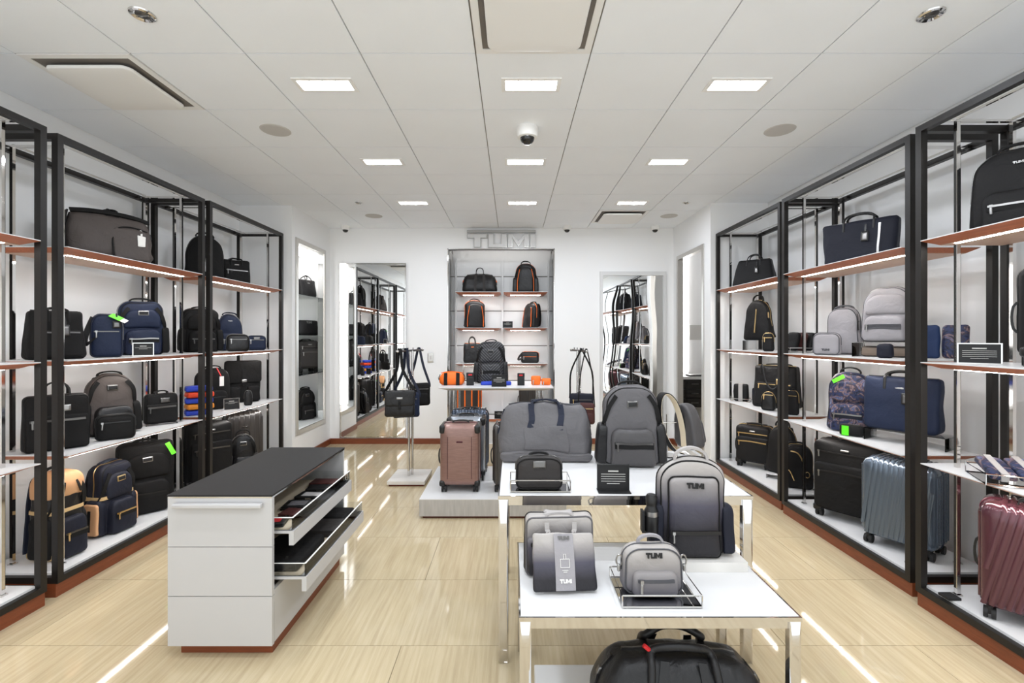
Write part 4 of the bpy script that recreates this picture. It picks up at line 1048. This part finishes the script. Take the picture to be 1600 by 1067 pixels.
# --- left, middle rack
t = duffel('large taupe roll-top travel bag alone on the top left shelf', (-2.76, 3.18, Z1), 60, .47, .35, .22, P_('taupe_grey', strap='black_web', pocket='taupe_grey', metal='plastic_black'), .03, .07, False, .4, .92, name='travel_bag', tagm='paper_white', wr=.014)
for ch in [c_ for c_ in t.children if c_.name.startswith('webbing_band')]: bpy.data.objects.remove(ch)
D = deformer(.32, .95, .52, 0, .006, 4)
MB().tube(smoothpath([(-.02, -.118, .02), (-.015, -.122, .14), (.02, -.118, .215), (.08, -.112, .24), (.2, -.112, .225)], 6), .005, 6).build('piping', 'black_web', t, True, D)
MB().puff([(x+.09, z+.01) for x, z in rrect(.21, .215, .035, .02, 5, .03)], -.124, -.08, .012, .008, .002).build('front_pocket', 'taupe_grey', t, True, D, 60)
MB().ribbon(smoothpath([(-.215, -.03, .298), (-.12, -.042, .312), (.0, -.045, .318), (.12, -.045, .312), (.215, -.035, .295)], 5), .03, .012, (0, .5, .9)).build('shoulder_strap', 'black_web', t, True)
for k in (-.05, 0, .05): MB().ribbon(smoothpath([(-.235, k, .29), (-.25, k*1.1, .2), (-.247, k, .1), (-.242, k, .02)], 4), .034, .008, (0, 1, 0)).build('end_strap', 'black_web', t, True)
tote('black utility tote with buckled side straps, left end of the middle left shelf', (-2.78, 2.82, Z2), 62, .27, .31, .17, P_('black', metal='silver', zip_='gunmetal', strap='black_web'), .02, .86, .6, tagm='silver', zips=False, pocket=True, name='utility_bag', cat='bag')
x = pouch('navy sling bag with a green price tag and dangling strap', (-2.70, 3.09, Z2), 42, .17, .285, .10, P_('navy', 'navy_web', metal='silver', strap='black_web'), 'sling_bag', 'sling bag', .3, zipz=.6, strap='side', tagm='silver')
sale_tag(x, (.02, -.03, .282), (.075, -.058, .25), .045, 'tag_green', (0, .8, .6)); MB().ribbon([(.075, -.058, .25), (.1, -.066, .235)], .045, .002, (0, .8, .6)).build('price_slip', 'paper_white', x, False)
backpack('navy backpack with black trim standing on the middle left shelf', (-2.81, 3.52, Z2), 48, .33, .43, .18, P_('navy', 'black_web', 'navy', 'silver', 'silver', side='black', top='navy'), 'double', 'plate', True, .03, taper=.95, rt=(.25, .18))
sign('small chrome framed sign in front of the navy backpack', (-2.60, 3.27, Z2), 42, .12, .095, lines=2)
briefcase('black briefcase with arched handles on the third left shelf', (-2.78, 2.83, Z3), 52, .29, .41, .13, P_('black', metal='silver', zip_='gunmetal'), .085)
backpack('taupe and black backpack on the third left shelf behind a pouch', (-2.81, 3.25, Z3), 58, .33, .44, .18, P_('taupe_grey', 'black_web', 'black_leather', 'gunmetal', 'gunmetal', side='black', top='taupe_grey'), 'single', 'plate', True, .02)
pouch('black wedge pouch in front of the taupe backpack', (-2.64, 3.09, Z3), 40, .21, .165, .07, bks, 'zip_pouch', 'pouch', .2, zipz=.7)
riser('clear riser under the small square black crossbody bag', (-2.74, 3.62, Z3), 48, .2, .012, .08)
briefcase('small square black crossbody bag on a clear stand, third left shelf', (-2.74, 3.62, Z3+.0125), 48, .21, .25, .07, P_('black', metal='gunmetal'), .025, name='crossbody_bag', cat='shoulder bag')
backpack('black backpack with tan leather top and tan bands on the left floor deck', (-2.80, 2.875, Z4), 82, .23, .54, .25, P_('black_leather', 'black_web', 'navy_dark', 'gold', 'gunmetal', side='black', strap='navy_web'), 'single', None, True, .03, tagm='gold', taper=.95, rt=(.3, .14), dtaper=.85, bar=('tan_web', .56), hm='black_web', cap='tan', base='tan_web')
backpack('navy backpack with tan leather side panels on the left floor deck', (-2.79, 3.24, Z4), 86, .28, .49, .22, P_('navy_dark', 'black_web', 'navy_dark', 'gold', 'gold', side='navy_dark', top='navy_dark', strap='navy_web'), 'double', 'plate', True, .02, flank='tan', bar=('tan_web', .54), taper=.97, rt=(.22, .13), dtaper=.78)
t = backpack('black wheeled backpack with a green price tag on the left floor deck', (-2.84, 3.60, Z4), 46, .35, .55, .22, P_('black', 'black_web', 'black', 'silver', 'plastic_black'), 'double', 'plate', False, .02, taper=1, rt=(.16, .08), name='wheeled_backpack', dtaper=.9)
sale_tag(t, (.12, -.08, .52), (.16, -.105, .43), .035, 'tag_green', (.9, .3, 0))
# --- left, rack next to the niche
backpack('black domed backpack on the top shelf next to the niche', (-2.79, 4.22, Z1), 46, .30, .43, .18, bk, 'slash', None, False, .03, taper=.92, rt=(.48, .4))
tote('black boxy bag on the top shelf right of the domed backpack', (-2.76, 4.62, Z1), 46, .25, .26, .16, P_('black', metal='gunmetal', zip_='gunmetal'), .02, .96, .6, zips=False, pocket=True, name='utility_bag', cat='bag')
backpack('large black backpack with side pockets, middle left shelf by the navy sling', (-2.81, 4.19, Z2), 48, .33, .41, .18, bk, 'double', None, True, .02, rt=(.25, .15), taper=.97)
pouch('small black wash bag standing before the navy sling backpack', (-2.595, 4.385, Z2), 38, .19, .16, .1, P_('black_leather', metal='silver'), 'wash_bag', 'wash bag', .25, zipz=.7)
backpack('small navy sling backpack on the left middle shelf', (-2.80, 4.60, Z2), 40, .24, .38, .14, P_('navy', 'navy_web', 'navy', 'silver', strap='navy_web'), 'single', 'small', False, .02, taper=.85, rt=(.45, .4))
pouch('small navy wash bag on the left middle shelf', (-2.62, 4.75, Z2), 36, .18, .15, .09, P_('navy', 'navy_web', metal='silver'), 'wash_bag', 'wash bag', .25, zipz=.7, plate=True)
t = backpack('black backpack with a red cord and white tag behind the folded pouches', (-2.84, 4.40, Z3), 44, .30, .41, .17, bks, 'single', None, False, .03, rt=(.4, .25))
MB().tube([(.02, -.06, .39), (.05, -.09, .31)], .005, 6).build('cord', 'tag_red', t); MB().box(.035, .07, -.103, -.1, .22, .31).build('price_tag', 'paper_white', t, False)
backpack('black flap-top backpack on the third shelf next to the niche', (-2.81, 4.84, Z3), 42, .33, .43, .17, bks, 'flap', None, False, .0, taper=.98, rt=(.1, .08))
for k, (m, c) in enumerate((('blue_soft', 'blue, lowest'), ('amber_soft', 'amber'), ('blue_soft', 'blue, middle'), ('orange_deep', 'red orange'), ('blue_soft', 'blue, topmost'))):
    folded('folded %s pouch in the stack of five bright pouches' % c, (-2.765+.006*(k % 2), 4.09, Z3+.0515*k), 40+6*(k % 2), .2, .044, .15, m, 'stack of folded pouches')
sign('small chrome framed sign on the third left shelf by the flap backpack', (-2.62, 4.33, Z3), 40, .13, .11, lines=2)
pouch('tiny black key pouch at the foot of the flap backpack', (-2.63, 4.62, Z3), 40, .075, .15, .05, P_('black_leather', metal='silver'), 'key_pouch', 'pouch', .4, zipz=0, tagm=None)
suitcase('black soft wheeled suitcase on the left floor deck behind the counter', (-2.76, 4.20, Z4), 52, .35, .57, .21, 'black', soft=True, P=bk)
suitcase('black hard suitcase with ribs on the left floor deck by the niche wall', (-2.80, 4.82, Z4), 40, .34, .57, .22, 'black_shell', ribs=7)
backpack('small black leather backpack in front of the black hard suitcase', (-2.64, 4.55, Z4), 34, .26, .44, .15, P_('black_leather', 'black_web', 'black_leather', 'silver', 'silver', side='charcoal'), 'single', 'plate', True, .05, tagm='silver')
# --- lit niche
xn = PL-.23
tote('black handbag on the top glass shelf of the niche', (xn, 6.16, 1.9955), 66, .26, .29, .16, P_('black_leather', metal='silver', strap='black_leather'), .06, .92, .6, zips=False, name='handbag', cat='handbag')
pouch('black document bag on the second glass shelf of the niche', (xn, 6.2, 1.4905), 66, .32, .2, .1, P_('black_leather', metal='silver'), 'document_bag', 'bag', .06, zipz=.0, logo='high')
suitcase('small charcoal wheeled case on the third glass shelf of the niche', (xn, 6.16, 1.0005), 58, .3, .42, .18, 'charcoal', soft=True, P=P_('charcoal', metal='silver'))
backpack('black backpack on the floor of the lit niche', (xn, 6.16, NZ0+.0005), 58, .28, .43, .16, P_('black', metal='gunmetal'), 'double', 'plate', True, .02)

# --- right, farthest rack
tote('black satchel with rolled handles on the far top right shelf', (2.52, 4.83, Z1), -42, .42, .34, .2, P_('black_soft', metal='silver', zip_='gunmetal', strap='black_leather'), .06, .72, .5, zips=False, tagm='silver', name='satchel', cat='satchel')
riser('clear riser under the black backpack with gold zip', (2.52, 4.78, Z2), -46, .24, .1, .15)
backpack('black backpack with an upright gold zip on a clear riser', (2.52, 4.78, Z2+.1005), -58, .30, .47, .16, bkg, 'slash', None, False, .06, tagm='gold', taper=.72, rt=(.45, .3))
pouch('tiny black pouch with gold zip on the far middle right shelf', (2.40, 4.36, Z2), -44, .1, .17, .06, bkg, 'mini_pouch', 'pouch', .3, zipz=.75, tagm=None)
folded('black and grey banded pouch in a small tray, far third right shelf', (2.42, 4.92, Z3+.0035), -36, .14, .18, .08, 'black_soft', None, 'ash', name='boxed_pouch', cat='pouch')
tray('small chrome tray holding the grey banded pouch', (2.42, 4.92, Z3), -36, .18, .12, .03)
folded('flat navy pouch beside the grey banded pouch', (2.56, 4.86, Z3), -40, .1, .15, .05, 'navy_dark', None, None, name='flat_pouch', cat='pouch')
tote('black carryall with a looped handle and gold zips on the far third right shelf', (2.56, 4.50, Z3+.0), -48, .40, .42, .2, P_('black_soft', metal='gold', zip_='gold', strap='black_leather'), .02, .9, .6, zips=False, pocket=True, tagm='gold', drop=True, name='carryall', cat='handbag', hx=.32)
pouch('small round black pouch in front of the black carryall', (2.38, 4.32, Z3), -40, .12, .17, .09, P_('black_leather', metal='gold', zip_='gold'), 'mini_pouch', 'pouch', .45, zipz=.85)
pouch('narrow black phone pouch on the far third right shelf', (2.44, 4.06, Z3), -42, .11, .23, .06, bkg, 'phone_pouch', 'pouch', .25, zipz=.8, handle=.02)
suitcase('small black wheeled case with two gold zips on the far right deck', (2.52, 4.83, Z4), -42, .33, .43, .2, 'black_soft', soft=True, P=bkg, goldzip=True)
riser('white riser under the tall black backpack on the far right deck', (2.56, 4.42, Z4), -42, .24, .045, .16, 'laminate')
backpack('tall plain black backpack on a low white riser, far right deck', (2.56, 4.42, Z4+.0455), -50, .28, .51, .16, bkg, 'none', None, False, .05, taper=.8, rt=(.48, .35))
backpack('black backpack with curved gold zips on the far right deck', (2.53, 4.14, Z4), -25, .26, .41, .16, bkg, 'curves', None, False, .02, taper=.9, rt=(.42, .25))
# --- right, middle rack
tote('navy tote alone on the top right shelf', (2.50, 3.34, Z1), -52, .42, .37, .16, P_('navy_dark', metal='silver', zip_='silver', strap='black_leather'), .06, 1.08, .5, tagm='silver')
for k, (m, c, yy) in enumerate((('black_soft', 'black, leftmost', 2.45), ('maroon', 'brown, middle', 2.515), ('black_soft', 'black, rightmost', 2.58))):
    folded('tilted %s of three pouches in a wire tray' % c, (yy, 4.09, Z2+.006), -76, .12, .165, .045, m, 'pouches in the wire tray', name='flat_pouch', cat='pouch', tilt=-14)
tray('chrome wire tray holding three dark pouches', (2.515, 4.09, Z2), 0, .235, .15, .04)
backpack('small grey backpack behind the grey pouch on the right', (2.54, 3.57, Z2), -56, .24, .38, .16, P_('grey_light', 'slate', 'grey_light', 'silver', 'slate', strap='slate'), 'none', None, False, .02, tagm='silver', taper=.85, rt=(.35, .25))
pouch('small grey pouch in front of the small grey backpack', (2.36, 3.49, Z2), -46, .18, .165, .09, P_('grey_light', 'slate', metal='silver', zip_='slate'), 'zip_pouch', 'pouch', .25, zipz=0, logo='low', lm='slate')
riser('wide clear riser under the large grey backpack', (2.52, 3.13, Z2), -60, .34, .10, .17)
backpack('large grey backpack with twin pockets on a clear riser', (2.53, 3.13, Z2+.1005), -60, .33, .37, .17, P_('grey_light', 'slate', 'grey_light', 'silver', 'slate', strap='slate'), 'double', None, False, .0, tagm='silver', taper=.82, rt=(.4, .3))
pouch('flat brown clutch under the clear riser', (2.52, 3.13, Z2), -60, .28, .07, .1, P_('brown_bag', 'frame_black', metal='frame_black'), 'clutch', 'clutch', .1, zipz=0, dtaper=.9)
folded('small navy pouch standing beside the brown clutch', (2.39, 2.98, Z2), -46, .09, .09, .05, 'navy_dark', None, None, name='flat_pouch', cat='pouch')
t = backpack('floral print backpack with a green tag on the third right shelf', (2.44, 3.36, Z3), -48, .29, .46, .18, P_('floral', 'navy_dark', 'floral', 'silver', 'silver', top='floral', side='navy_dark'), 'double', None, False, .04, taper=.85, rt=(.35, .25))
sale_tag(t, (-.09, -.068, .355), (-.02, -.07, .4), .028, 'tag_green', (0, .3, .9))
riser('low clear riser under the wide navy tote', (2.52, 2.96, Z3), -60, .42, .08, .17, 'acrylic')
tote('wide navy tote on a riser, third right shelf', (2.50, 2.98, Z3+.0805), -58, .38, .38, .16, P_('navy', metal='silver', zip_='gunmetal', strap='black_leather'), .04, 1.04, .5, tagm='silver', zips=True)
t = pouch('small black pouch with a green tag behind the floral backpack', (2.335, 3.20, Z3), -46, .14, .075, .07, bks, 'zip_pouch', 'pouch', .2, zipz=0)
MB().box(-.05, -.01, -.042, -.038, .005, .07).build('price_tag', 'tag_green', t, False)
suitcase('black soft suitcase with wide front pocket on the right deck', (2.50, 3.43, Z4), -54, .42, .57, .24, 'black', soft=True, P=bks)
suitcase('steel blue ribbed hard suitcase on the right deck', (2.50, 2.97, Z4), -58, .38, .56, .25, 'steelblue_shell', ribs=13, diag=.12, line='navy_shell', logo=False)
# --- right, nearest rack
backpack('black backpack on the top right shelf at the photo edge', (2.47, 2.27, Z1), -46, .34, .43, .17, P_('black_soft', metal='silver', zip_='silver'), 'single', 'small', False, .03, rt=(.4, .25))
folded('bright navy pouch leaning back near the chrome text sign, right shelf', (2.44, 2.74, Z2+.004), -45, .12, .2, .04, 'navy_bright', None, None, name='flat_pouch', cat='pouch', tilt=-12)
folded('dark patterned pouch leaning beside the bright navy pouch', (2.55, 2.675, Z2+.004), -45, .12, .2, .04, 'floral', None, None, name='flat_pouch', cat='pouch', tilt=-14)
sign('black text sign in a chrome stand on the right shelf', (2.31, 2.30, Z2), -45, .16, .105, lines=5)
suitcase('black soft carry-on case on the right middle shelf at the photo edge', (2.48, 2.02, Z2), -45, .38, .45, .2, 'black_soft', soft=True, P=bks)
tray('chrome wire tray of folded floral pouches on the right', (2.38, 2.16, Z3), -28, .34, .24, .05)
for k in range(3):
    folded('folded floral pouch with a grey band, %s of the three in the tray' % ('left', 'middle', 'right')[k], (2.38+.1*(k-1)*math.cos(-.49), 2.16+.1*(k-1)*math.sin(-.49), Z3+.02+.004*k), -28, .095, .035, .2, 'floral', 'folded floral pouches', 'ash', tilt=12)
suitcase('burgundy ribbed hard suitcase on the right deck at the photo edge', (2.47, 2.17, Z4), -48, .40, .555, .26, 'burgundy_shell', ribs=13, diag=.22, line='burgundy_line', logo=False)
tag(MB().box(-.035, .03, -.03, .03, 0, .012).build('rubber_stop', 'rubber', None, False), 'small black rubber stop on the right deck beside a chrome upright', 'stopper')
bpy.data.objects['rubber_stop'].location = (2.26, 2.40, Z4)

# ================================================================== goods in the middle
# central bay shelves
def bay_shelf(x0, x1, z, label):
    t = thing('wall_shelf', label, 'shelf', ((x0+x1)/2, CYB-.02, z), 0, 'shelves of the central bay'); a = (x1-x0)/2
    MB().box(-a, a, -.4, 0, -.005, 0).build('shelf_board', 'laminate', t, False)
    MB().add([(-a, -.4, -.005), (a, -.4, -.005), (a, 0, -.005), (-a, 0, -.005), (-a+.05, -.32, -.035), (a-.05, -.32, -.035), (a-.05, -.005, -.035), (-a+.05, -.005, -.035)],
             [(0, 1, 5, 4), (1, 2, 6, 5), (2, 3, 7, 6), (3, 0, 4, 7), (4, 5, 6, 7)]).build('bevelled_edge', 'shelf_edge', t, False)
    MB().box(-a+.1, a-.1, -.262, -.236, -.039, -.0355).build('light_strip', 'led', t, False)
for z, nm in ((2.1, 'upper'), (1.6, 'middle'), (1.1, 'lower')):
    bay_shelf(-.80, -.17, z, '%s left shelf of the central wall bay' % nm); bay_shelf(-.13, .49, z, '%s right shelf of the central wall bay' % nm)
for x in (-.835, -.15, .525): tag(MB().box(x-.014, x+.014, CYB-.05, CYB-.0185, .0, 2.62).build('shelf_upright', 'laminate', None, False), 'white shelf upright %s of the central bay' % ({-.835: 'on the left', -.15: 'in the middle', .525: 'on the right'}[x]), 'upright', 'uprights of the central bay')
t = tag(MB().box(CX0+.03, CX1-.03, YB+.04, CYB-.055, 0, .33).build('base_shelf', 'laminate', None, False), 'white base shelf at the foot of the central bay', 'shelf')
MB().box(CX0+.03, CX1-.03, YB+.03, YB+.04, .30, .332).build('edge', 'shelf_edge', t, False)
yn = 6.66
oz = P_('black_leather', 'black_web', metal='gunmetal', zip_='orange_soft')
duffel('black leather duffel on the upper left shelf of the central bay', (-.47, yn, 2.1005), 3, .5, .36, .2, P_('black_leather', strap='charcoal', pocket='black_leather', metal='orange_soft'), .09, .13, False, .5, .82, name='duffel_bag', wr=.004)
backpack('black backpack with orange piping, upper right shelf of the central bay', (.187, yn, 2.1005), -4, .36, .46, .17, oz, 'ridges', None, True, .04)
backpack('black backpack with orange edge, middle left shelf of the central bay', (-.54, yn, 1.6005), 16, .30, .42, .17, oz, 'ridges', None, False, .03, rt=(.42, .2), taper=.95)
backpack('black backpack turned sideways with orange piping, middle right shelf of the central bay', (.237, yn, 1.6005), -58, .28, .38, .2, oz, 'ridges', None, False, .02, lean=.1)
sign('small black sign between the backpacks of the central bay', (-.07, 6.55, 1.6005), 0, .14, .09, 'card_black', 3)
tote('black upright tote on the lower left shelf of the central bay', (-.58, yn, 1.1005), 10, .25, .38, .12, P_('black_leather', metal='orange_soft', zip_='orange_soft', strap='charcoal'), .1, .94, .6, zips=False)
pouch('small black camera bag with orange trim on the lower right shelf', (.25, yn, 1.1005), -6, .26, .16, .12, P_('black_leather', 'black_web', metal='silver', zip_='orange_soft', strap='charcoal'), 'camera_bag', 'bag', .2, zipz=.55, strap='side')
suitcase('black suitcase with orange seams at the foot of the central bay', (-.62, 6.60, .3305), 0, .35, .5, .2, 'black_shell', ribs=4, rm='orange_soft', logo=False)
suitcase('dark grey suitcase at the right foot of the central bay', (.26, 6.60, .3305), 0, .33, .48, .2, 'black_shell', ribs=6, logo=False)
sign('tiny black sign at the foot of the central bay', (-.19, 6.52, .3305), 0, .13, .1, 'card_black', 2)
# high table
ZH = .9535
duffel('small orange roll bag on the high table', (-.655, 5.02, ZH), 4, .27, .14, .12, P_('orange_soft', strap='black_web', pocket='orange_soft', zip_='orange_soft', metal='silver'), .0, .24, False, .9, .98, name='roll_bag', wr=.003)
t = thing('sign_holder', 'chrome wire loop standing behind the orange roll bag', 'sign holder', (-.63, 5.18, ZH)); MB().tube([(-.08, 0, .003), (-.08, 0, .25), (.08, 0, .25), (.08, 0, .003)], .004, 6).build('loop', 'chrome', t); MB().box(-.1, .1, -.04, .04, 0, .004).build('foot', 'chrome', t, False)
carton('black gift box with red mark left of the quilted backpack', (-.455, 4.98, ZH), 6, .08, .135, .06, 'card_black', 'card_black', 'tag_red', group='black gift boxes')
backpack('black quilted backpack with chevron stitching on the high table', (-.245, 5.22, ZH), 0, .38, .49, .17, P_('quilted', 'black_web', 'quilted', 'gunmetal', 'black_web', side='black_leather', top='quilted'), 'double', 'plate', True, .03, taper=.92, rt=(.3, .2))
folded('flat blue case on the high table in front of the quilted backpack', (-.18, 5.02, ZH), 0, .33, .035, .1, 'blue_soft', None, None, name='flat_case', cat='case')
sign('black sign with a white drawing on the high table', (-.142, 4.87, ZH), 0, .155, .12, 'card_black', 4)
carton('black gift box with red mark right of the quilted backpack', (.09, 4.98, ZH), -4, .075, .13, .06, 'card_black', 'card_black', 'tag_red', group='black gift boxes')
pouch('orange card case on the high table, left of two', (.25, 5.0, ZH), -6, .1, .095, .05, P_('orange_soft', 'orange_soft', metal='silver', zip_='orange_soft'), 'card_case', 'case', .15, zipz=.5)
pouch('low orange case on the high table, right of two', (.36, 5.0, ZH), -10, .1, .07, .06, P_('orange_soft', 'orange_soft', metal='silver', zip_='orange_soft'), 'card_case', 'case', .15, zipz=.5)
# platform
suitcase('copper pink hard suitcase with black corners at the front of the platform', (-.447, 4.02, .1605), 0, .335, .57, .23, 'copper_shell', corner=True, line='burgundy_line')
suitcase('silver hard suitcase with black corners behind the copper one', (-.425, 4.32, .1605), 0, .345, .58, .22, 'silver_shell', corner=True, ribs=0)
suitcase('dark blue ribbed hard suitcase, last in the platform row', (-.42, 4.58, .1605), 0, .36, .60, .2, 'navy_shell', ribs=11)
suitcase('black hard suitcase on the platform, half hidden by the tall table', (.015, 4.02, .1605), 0, .36, .57, .24, 'black_shell', corner=False, ribs=5)
# tall table
ZA = .7555
duffel('large grey duffel with navy webbing handles on the tall table', (.19, 2.76, ZA), 0, .54, .345, .25, P_('grey', strap='navy_web', pocket='grey', metal='plastic_black', zip_='slate'), .022, .165, True, .42, .9, wr=.016)
backpack('grey and black leather backpack on the tall table', (.665, 2.62, ZA), -3, .385, .465, .2, P_('grey', 'black_web', 'grey_leather', 'gunmetal', 'gunmetal', side='black_leather', top='grey'), 'single', 'plate', True, .025, taper=.86, rt=(.42, .22))
tray('chrome wire tray holding the black wash bag', (.128, 2.20, ZA), 0, .275, .135, .055)
pouch('black wash bag with top handle in a wire tray', (.124, 2.20, ZA+.0035), 0, .225, .165, .10, P_('charcoal', 'black_web', 'black_leather', 'gunmetal', strap='black_web'), 'wash_bag', 'wash bag', .25, handle=.015, zipz=0, plate=True, dtaper=.85)
sign('black text sign standing on the tall table', (.468, 2.165, ZA), -2, .148, .122, 'card_black', 5)
t = thing('sling_stand', 'small chrome stand holding up the grey sling bag', 'bag stand', (.93, 2.80, ZA)); MB().cyl((0, 0, 0), (0, 0, .25), .006, 10).build('pole', 'chrome', t); MB().cyl((-.06, 0, .2), (.06, 0, .2), .005, 10).build('cross_bar', 'chrome', t); MB().lathe([(0, .006), (.06, .006), (.065, 0)], 24).build('foot', 'chrome', t)
t = thing('sling_bag', 'grey leather sling bag with a wide cream-lined strap loop', 'sling bag', (1.065, 2.78, ZA+.05), 112)
D = deformer(.27, .7, .8, .12, .004, 3)
MB().puff(rrect(.19, .27, (.09, .1), (.06, .05), 6, .03), -.05, .05, .035, .02, .008).build('body', 'grey_leather', t, True, D, 60)
MB().puff([(x, z+.03) for x, z in rrect(.14, .17, (.06, .06), (.03, .03), 6, .03)], -.075, -.02, .02, .01, .006).build('front_pocket', 'slate', t, True, D, 60)
hang_tag(t, .02, -.08, .2, 'plastic_black', None, .09, D)
loop = [(.0, .05, .01), (.0, .06, .1), (.0, .085, .2), (.0, .125, .285), (.0, .175, .33), (.0, .215, .325), (.0, .235, .27), (0, .225, .17), (0, .175, .06), (0, .12, .0), (0, .07, -.02)]
lp = smoothpath(loop, 5)
MB().ribbon(lp, .045, .003, (1, 0, 0)).build('strap_lining', 'cream_web', t, True, None, 50)
MB().ribbon([p+(Vector(p)-Vector((0, .14, .16))).normalized()*.005 for p in lp], .047, .005, (1, 0, 0)).build('strap', 'black_web', t, True, None, 50)
# low table
ZB = .5005
t = briefcase('ombre grey briefcase standing at the back of the low table', (.19, 1.925, ZB), 2, .28, .245, .085, P_('ombre_case', 'grey', 'ombre_case', 'silver', 'frame_black', strap='ash'), .005, logo=None)
for s in (-1, 1): MB().ribbon([(s*.055, -.062, .225), (s*.055, -.066, .20), (s*.05, -.075, .19)], .018, .004, (1, 0, 0)).build('handle_base', 'ash', t, False)
MB().ribbon([(-.055+.11*k/10, -.078-.006*math.sin(PI*k/10), .195-.028*math.sin(PI*k/10)**.7) for k in range(11)], .012, .01, (0, 0, 1)).build('drop_handle', 'ash', t, True)
t = thing('flat_pouch', 'flat ombre pouch with printed paper band leaning on the briefcase', 'pouch', (.2, 1.755, ZB+.008), 3); t.rotation_euler.x = math.radians(-22)
MB().puff(rrect(.245, .205, .012, .012, 4, .02), -.008, .012, .01, .01, .012, .006, 2).build('body', 'ombre_pouch', t, True, deformer(.205, .97, 1, 0, .004, 5, 16), 60)
fb = MB().ribbon([(0, -.0225+(.010*((k-4)/4)**2), .004+.197*k/8) for k in range(9)], .075, .0012, (1, 0, 0)).build('paper_band', 'brown_band' if 'brown_band' in M else 'grey_light', t, False)
lettering(0, -.021, .03, .045, .002, 'paper_white', t); lettering(0, -.021, .18, .045, .002, 'gunmetal', t)
q = MB()
for c in ((-.018, .018, .112, .1135), (-.018, .018, .083, .0845), (-.018, -.0165, .083, .1135), (.0165, .018, .083, .1135), (-.005, -.0038, .1135, .13), (.0038, .005, .1135, .13), (-.005, .005, .129, .1302), (-.012, .012, .073, .0745), (-.007, .007, .067, .0685)): q.box(c[0], c[1], -.0255, -.0235, c[2], c[3])
q.build('printed_drawing', 'paper_white', t, False)
tray('chrome wire tray with mirrored base on the low table', (.535, 1.765, ZB), 0, .285, .21, .045)
pouch('small ombre crossbody bag with front pocket in the mirrored tray', (.53, 1.785, ZB+.0035), 0, .228, .205, .10, P_('ombre_small', 'slate', 'ombre_small', 'silver', 'slate', strap='grey_light'), 'crossbody_bag', 'shoulder bag', .3, handle=.032, zipz=0, strap='rings', pocket=True, logo='high', lm='card_black', dtaper=.8)
t = thing('display_riser', 'low pale grey riser under the large ombre backpack', 'riser', (.80, 1.99, ZB)); MB().box(-.17, .17, -.075, .075, .034, .04).build('top_plate', 'plate_stone', t, False); MB().box(-.17, .17, -.075, -.07, 0, .034).build('front_plate', 'plate_stone', t, False); MB().box(-.17, .17, .07, .075, 0, .034).build('rear_plate', 'plate_stone', t, False)
t = backpack('large ombre backpack fading from grey to black on the low table', (.765, 1.993, ZB+.0405), -3, .345, .455, .145, P_('ombre_big', 'black_web', 'ombre_big', 'silver', 'frame_black', side='navy_dark', strap='black_web'), 'panel', 'letters', True, .045, taper=.93, rt=(.4, .22), hm='ash', straps=False, dtaper=.75, cs=False)
b_ = thing('drink_bottle', 'black drink bottle in the side pocket of the ombre backpack', 'bottle', (.765-.172, 1.985, .62)); MB().lathe([(0, 0), (.026, 0), (.03, .02), (.03, .11), (.022, .125), (.022, .135)], 20).build('flask', 'plastic_black', b_); MB().lathe([(.023, .135), (.024, .14), (.024, .17), (.018, .178), (0, .178)], 20).build('cap', 'plastic_black', b_); MB().lathe([(.0305, .09), (.0308, .1), (.0305, .11)], 20).build('ring', 'silver', b_)
MB().box(-.215, -.205, -.04, -.0, .10, .19).build('hang_tag', 'card_black', t, False)
t = duffel('large black leather duffel on the floor plinth under the front table', (.60, 1.70, .1005), -3, .62, .235, .3, P_('black_leather', strap='black_leather', pocket='black_leather', metal='gunmetal', zip_='gunmetal'), .0, .14, False, .5, .74, wr=.006)
for f in (-1, 1):
    hp = smoothpath([(-.12, f*.12, .12), (-.11, f*.085, .215), (-.1, f*.045, .25), (-.04, f*.06, .275), (.04, f*.06, .275), (.1, f*.045, .25), (.11, f*.085, .215), (.12, f*.12, .12)], 5)
    MB().tube(hp, .014, 10).build('handle', 'black_leather', t)
MB().tube([(-.1, -.05, .245), (-.13, -.05, .27)], .008, 6).build('cord', 'tag_red', t)
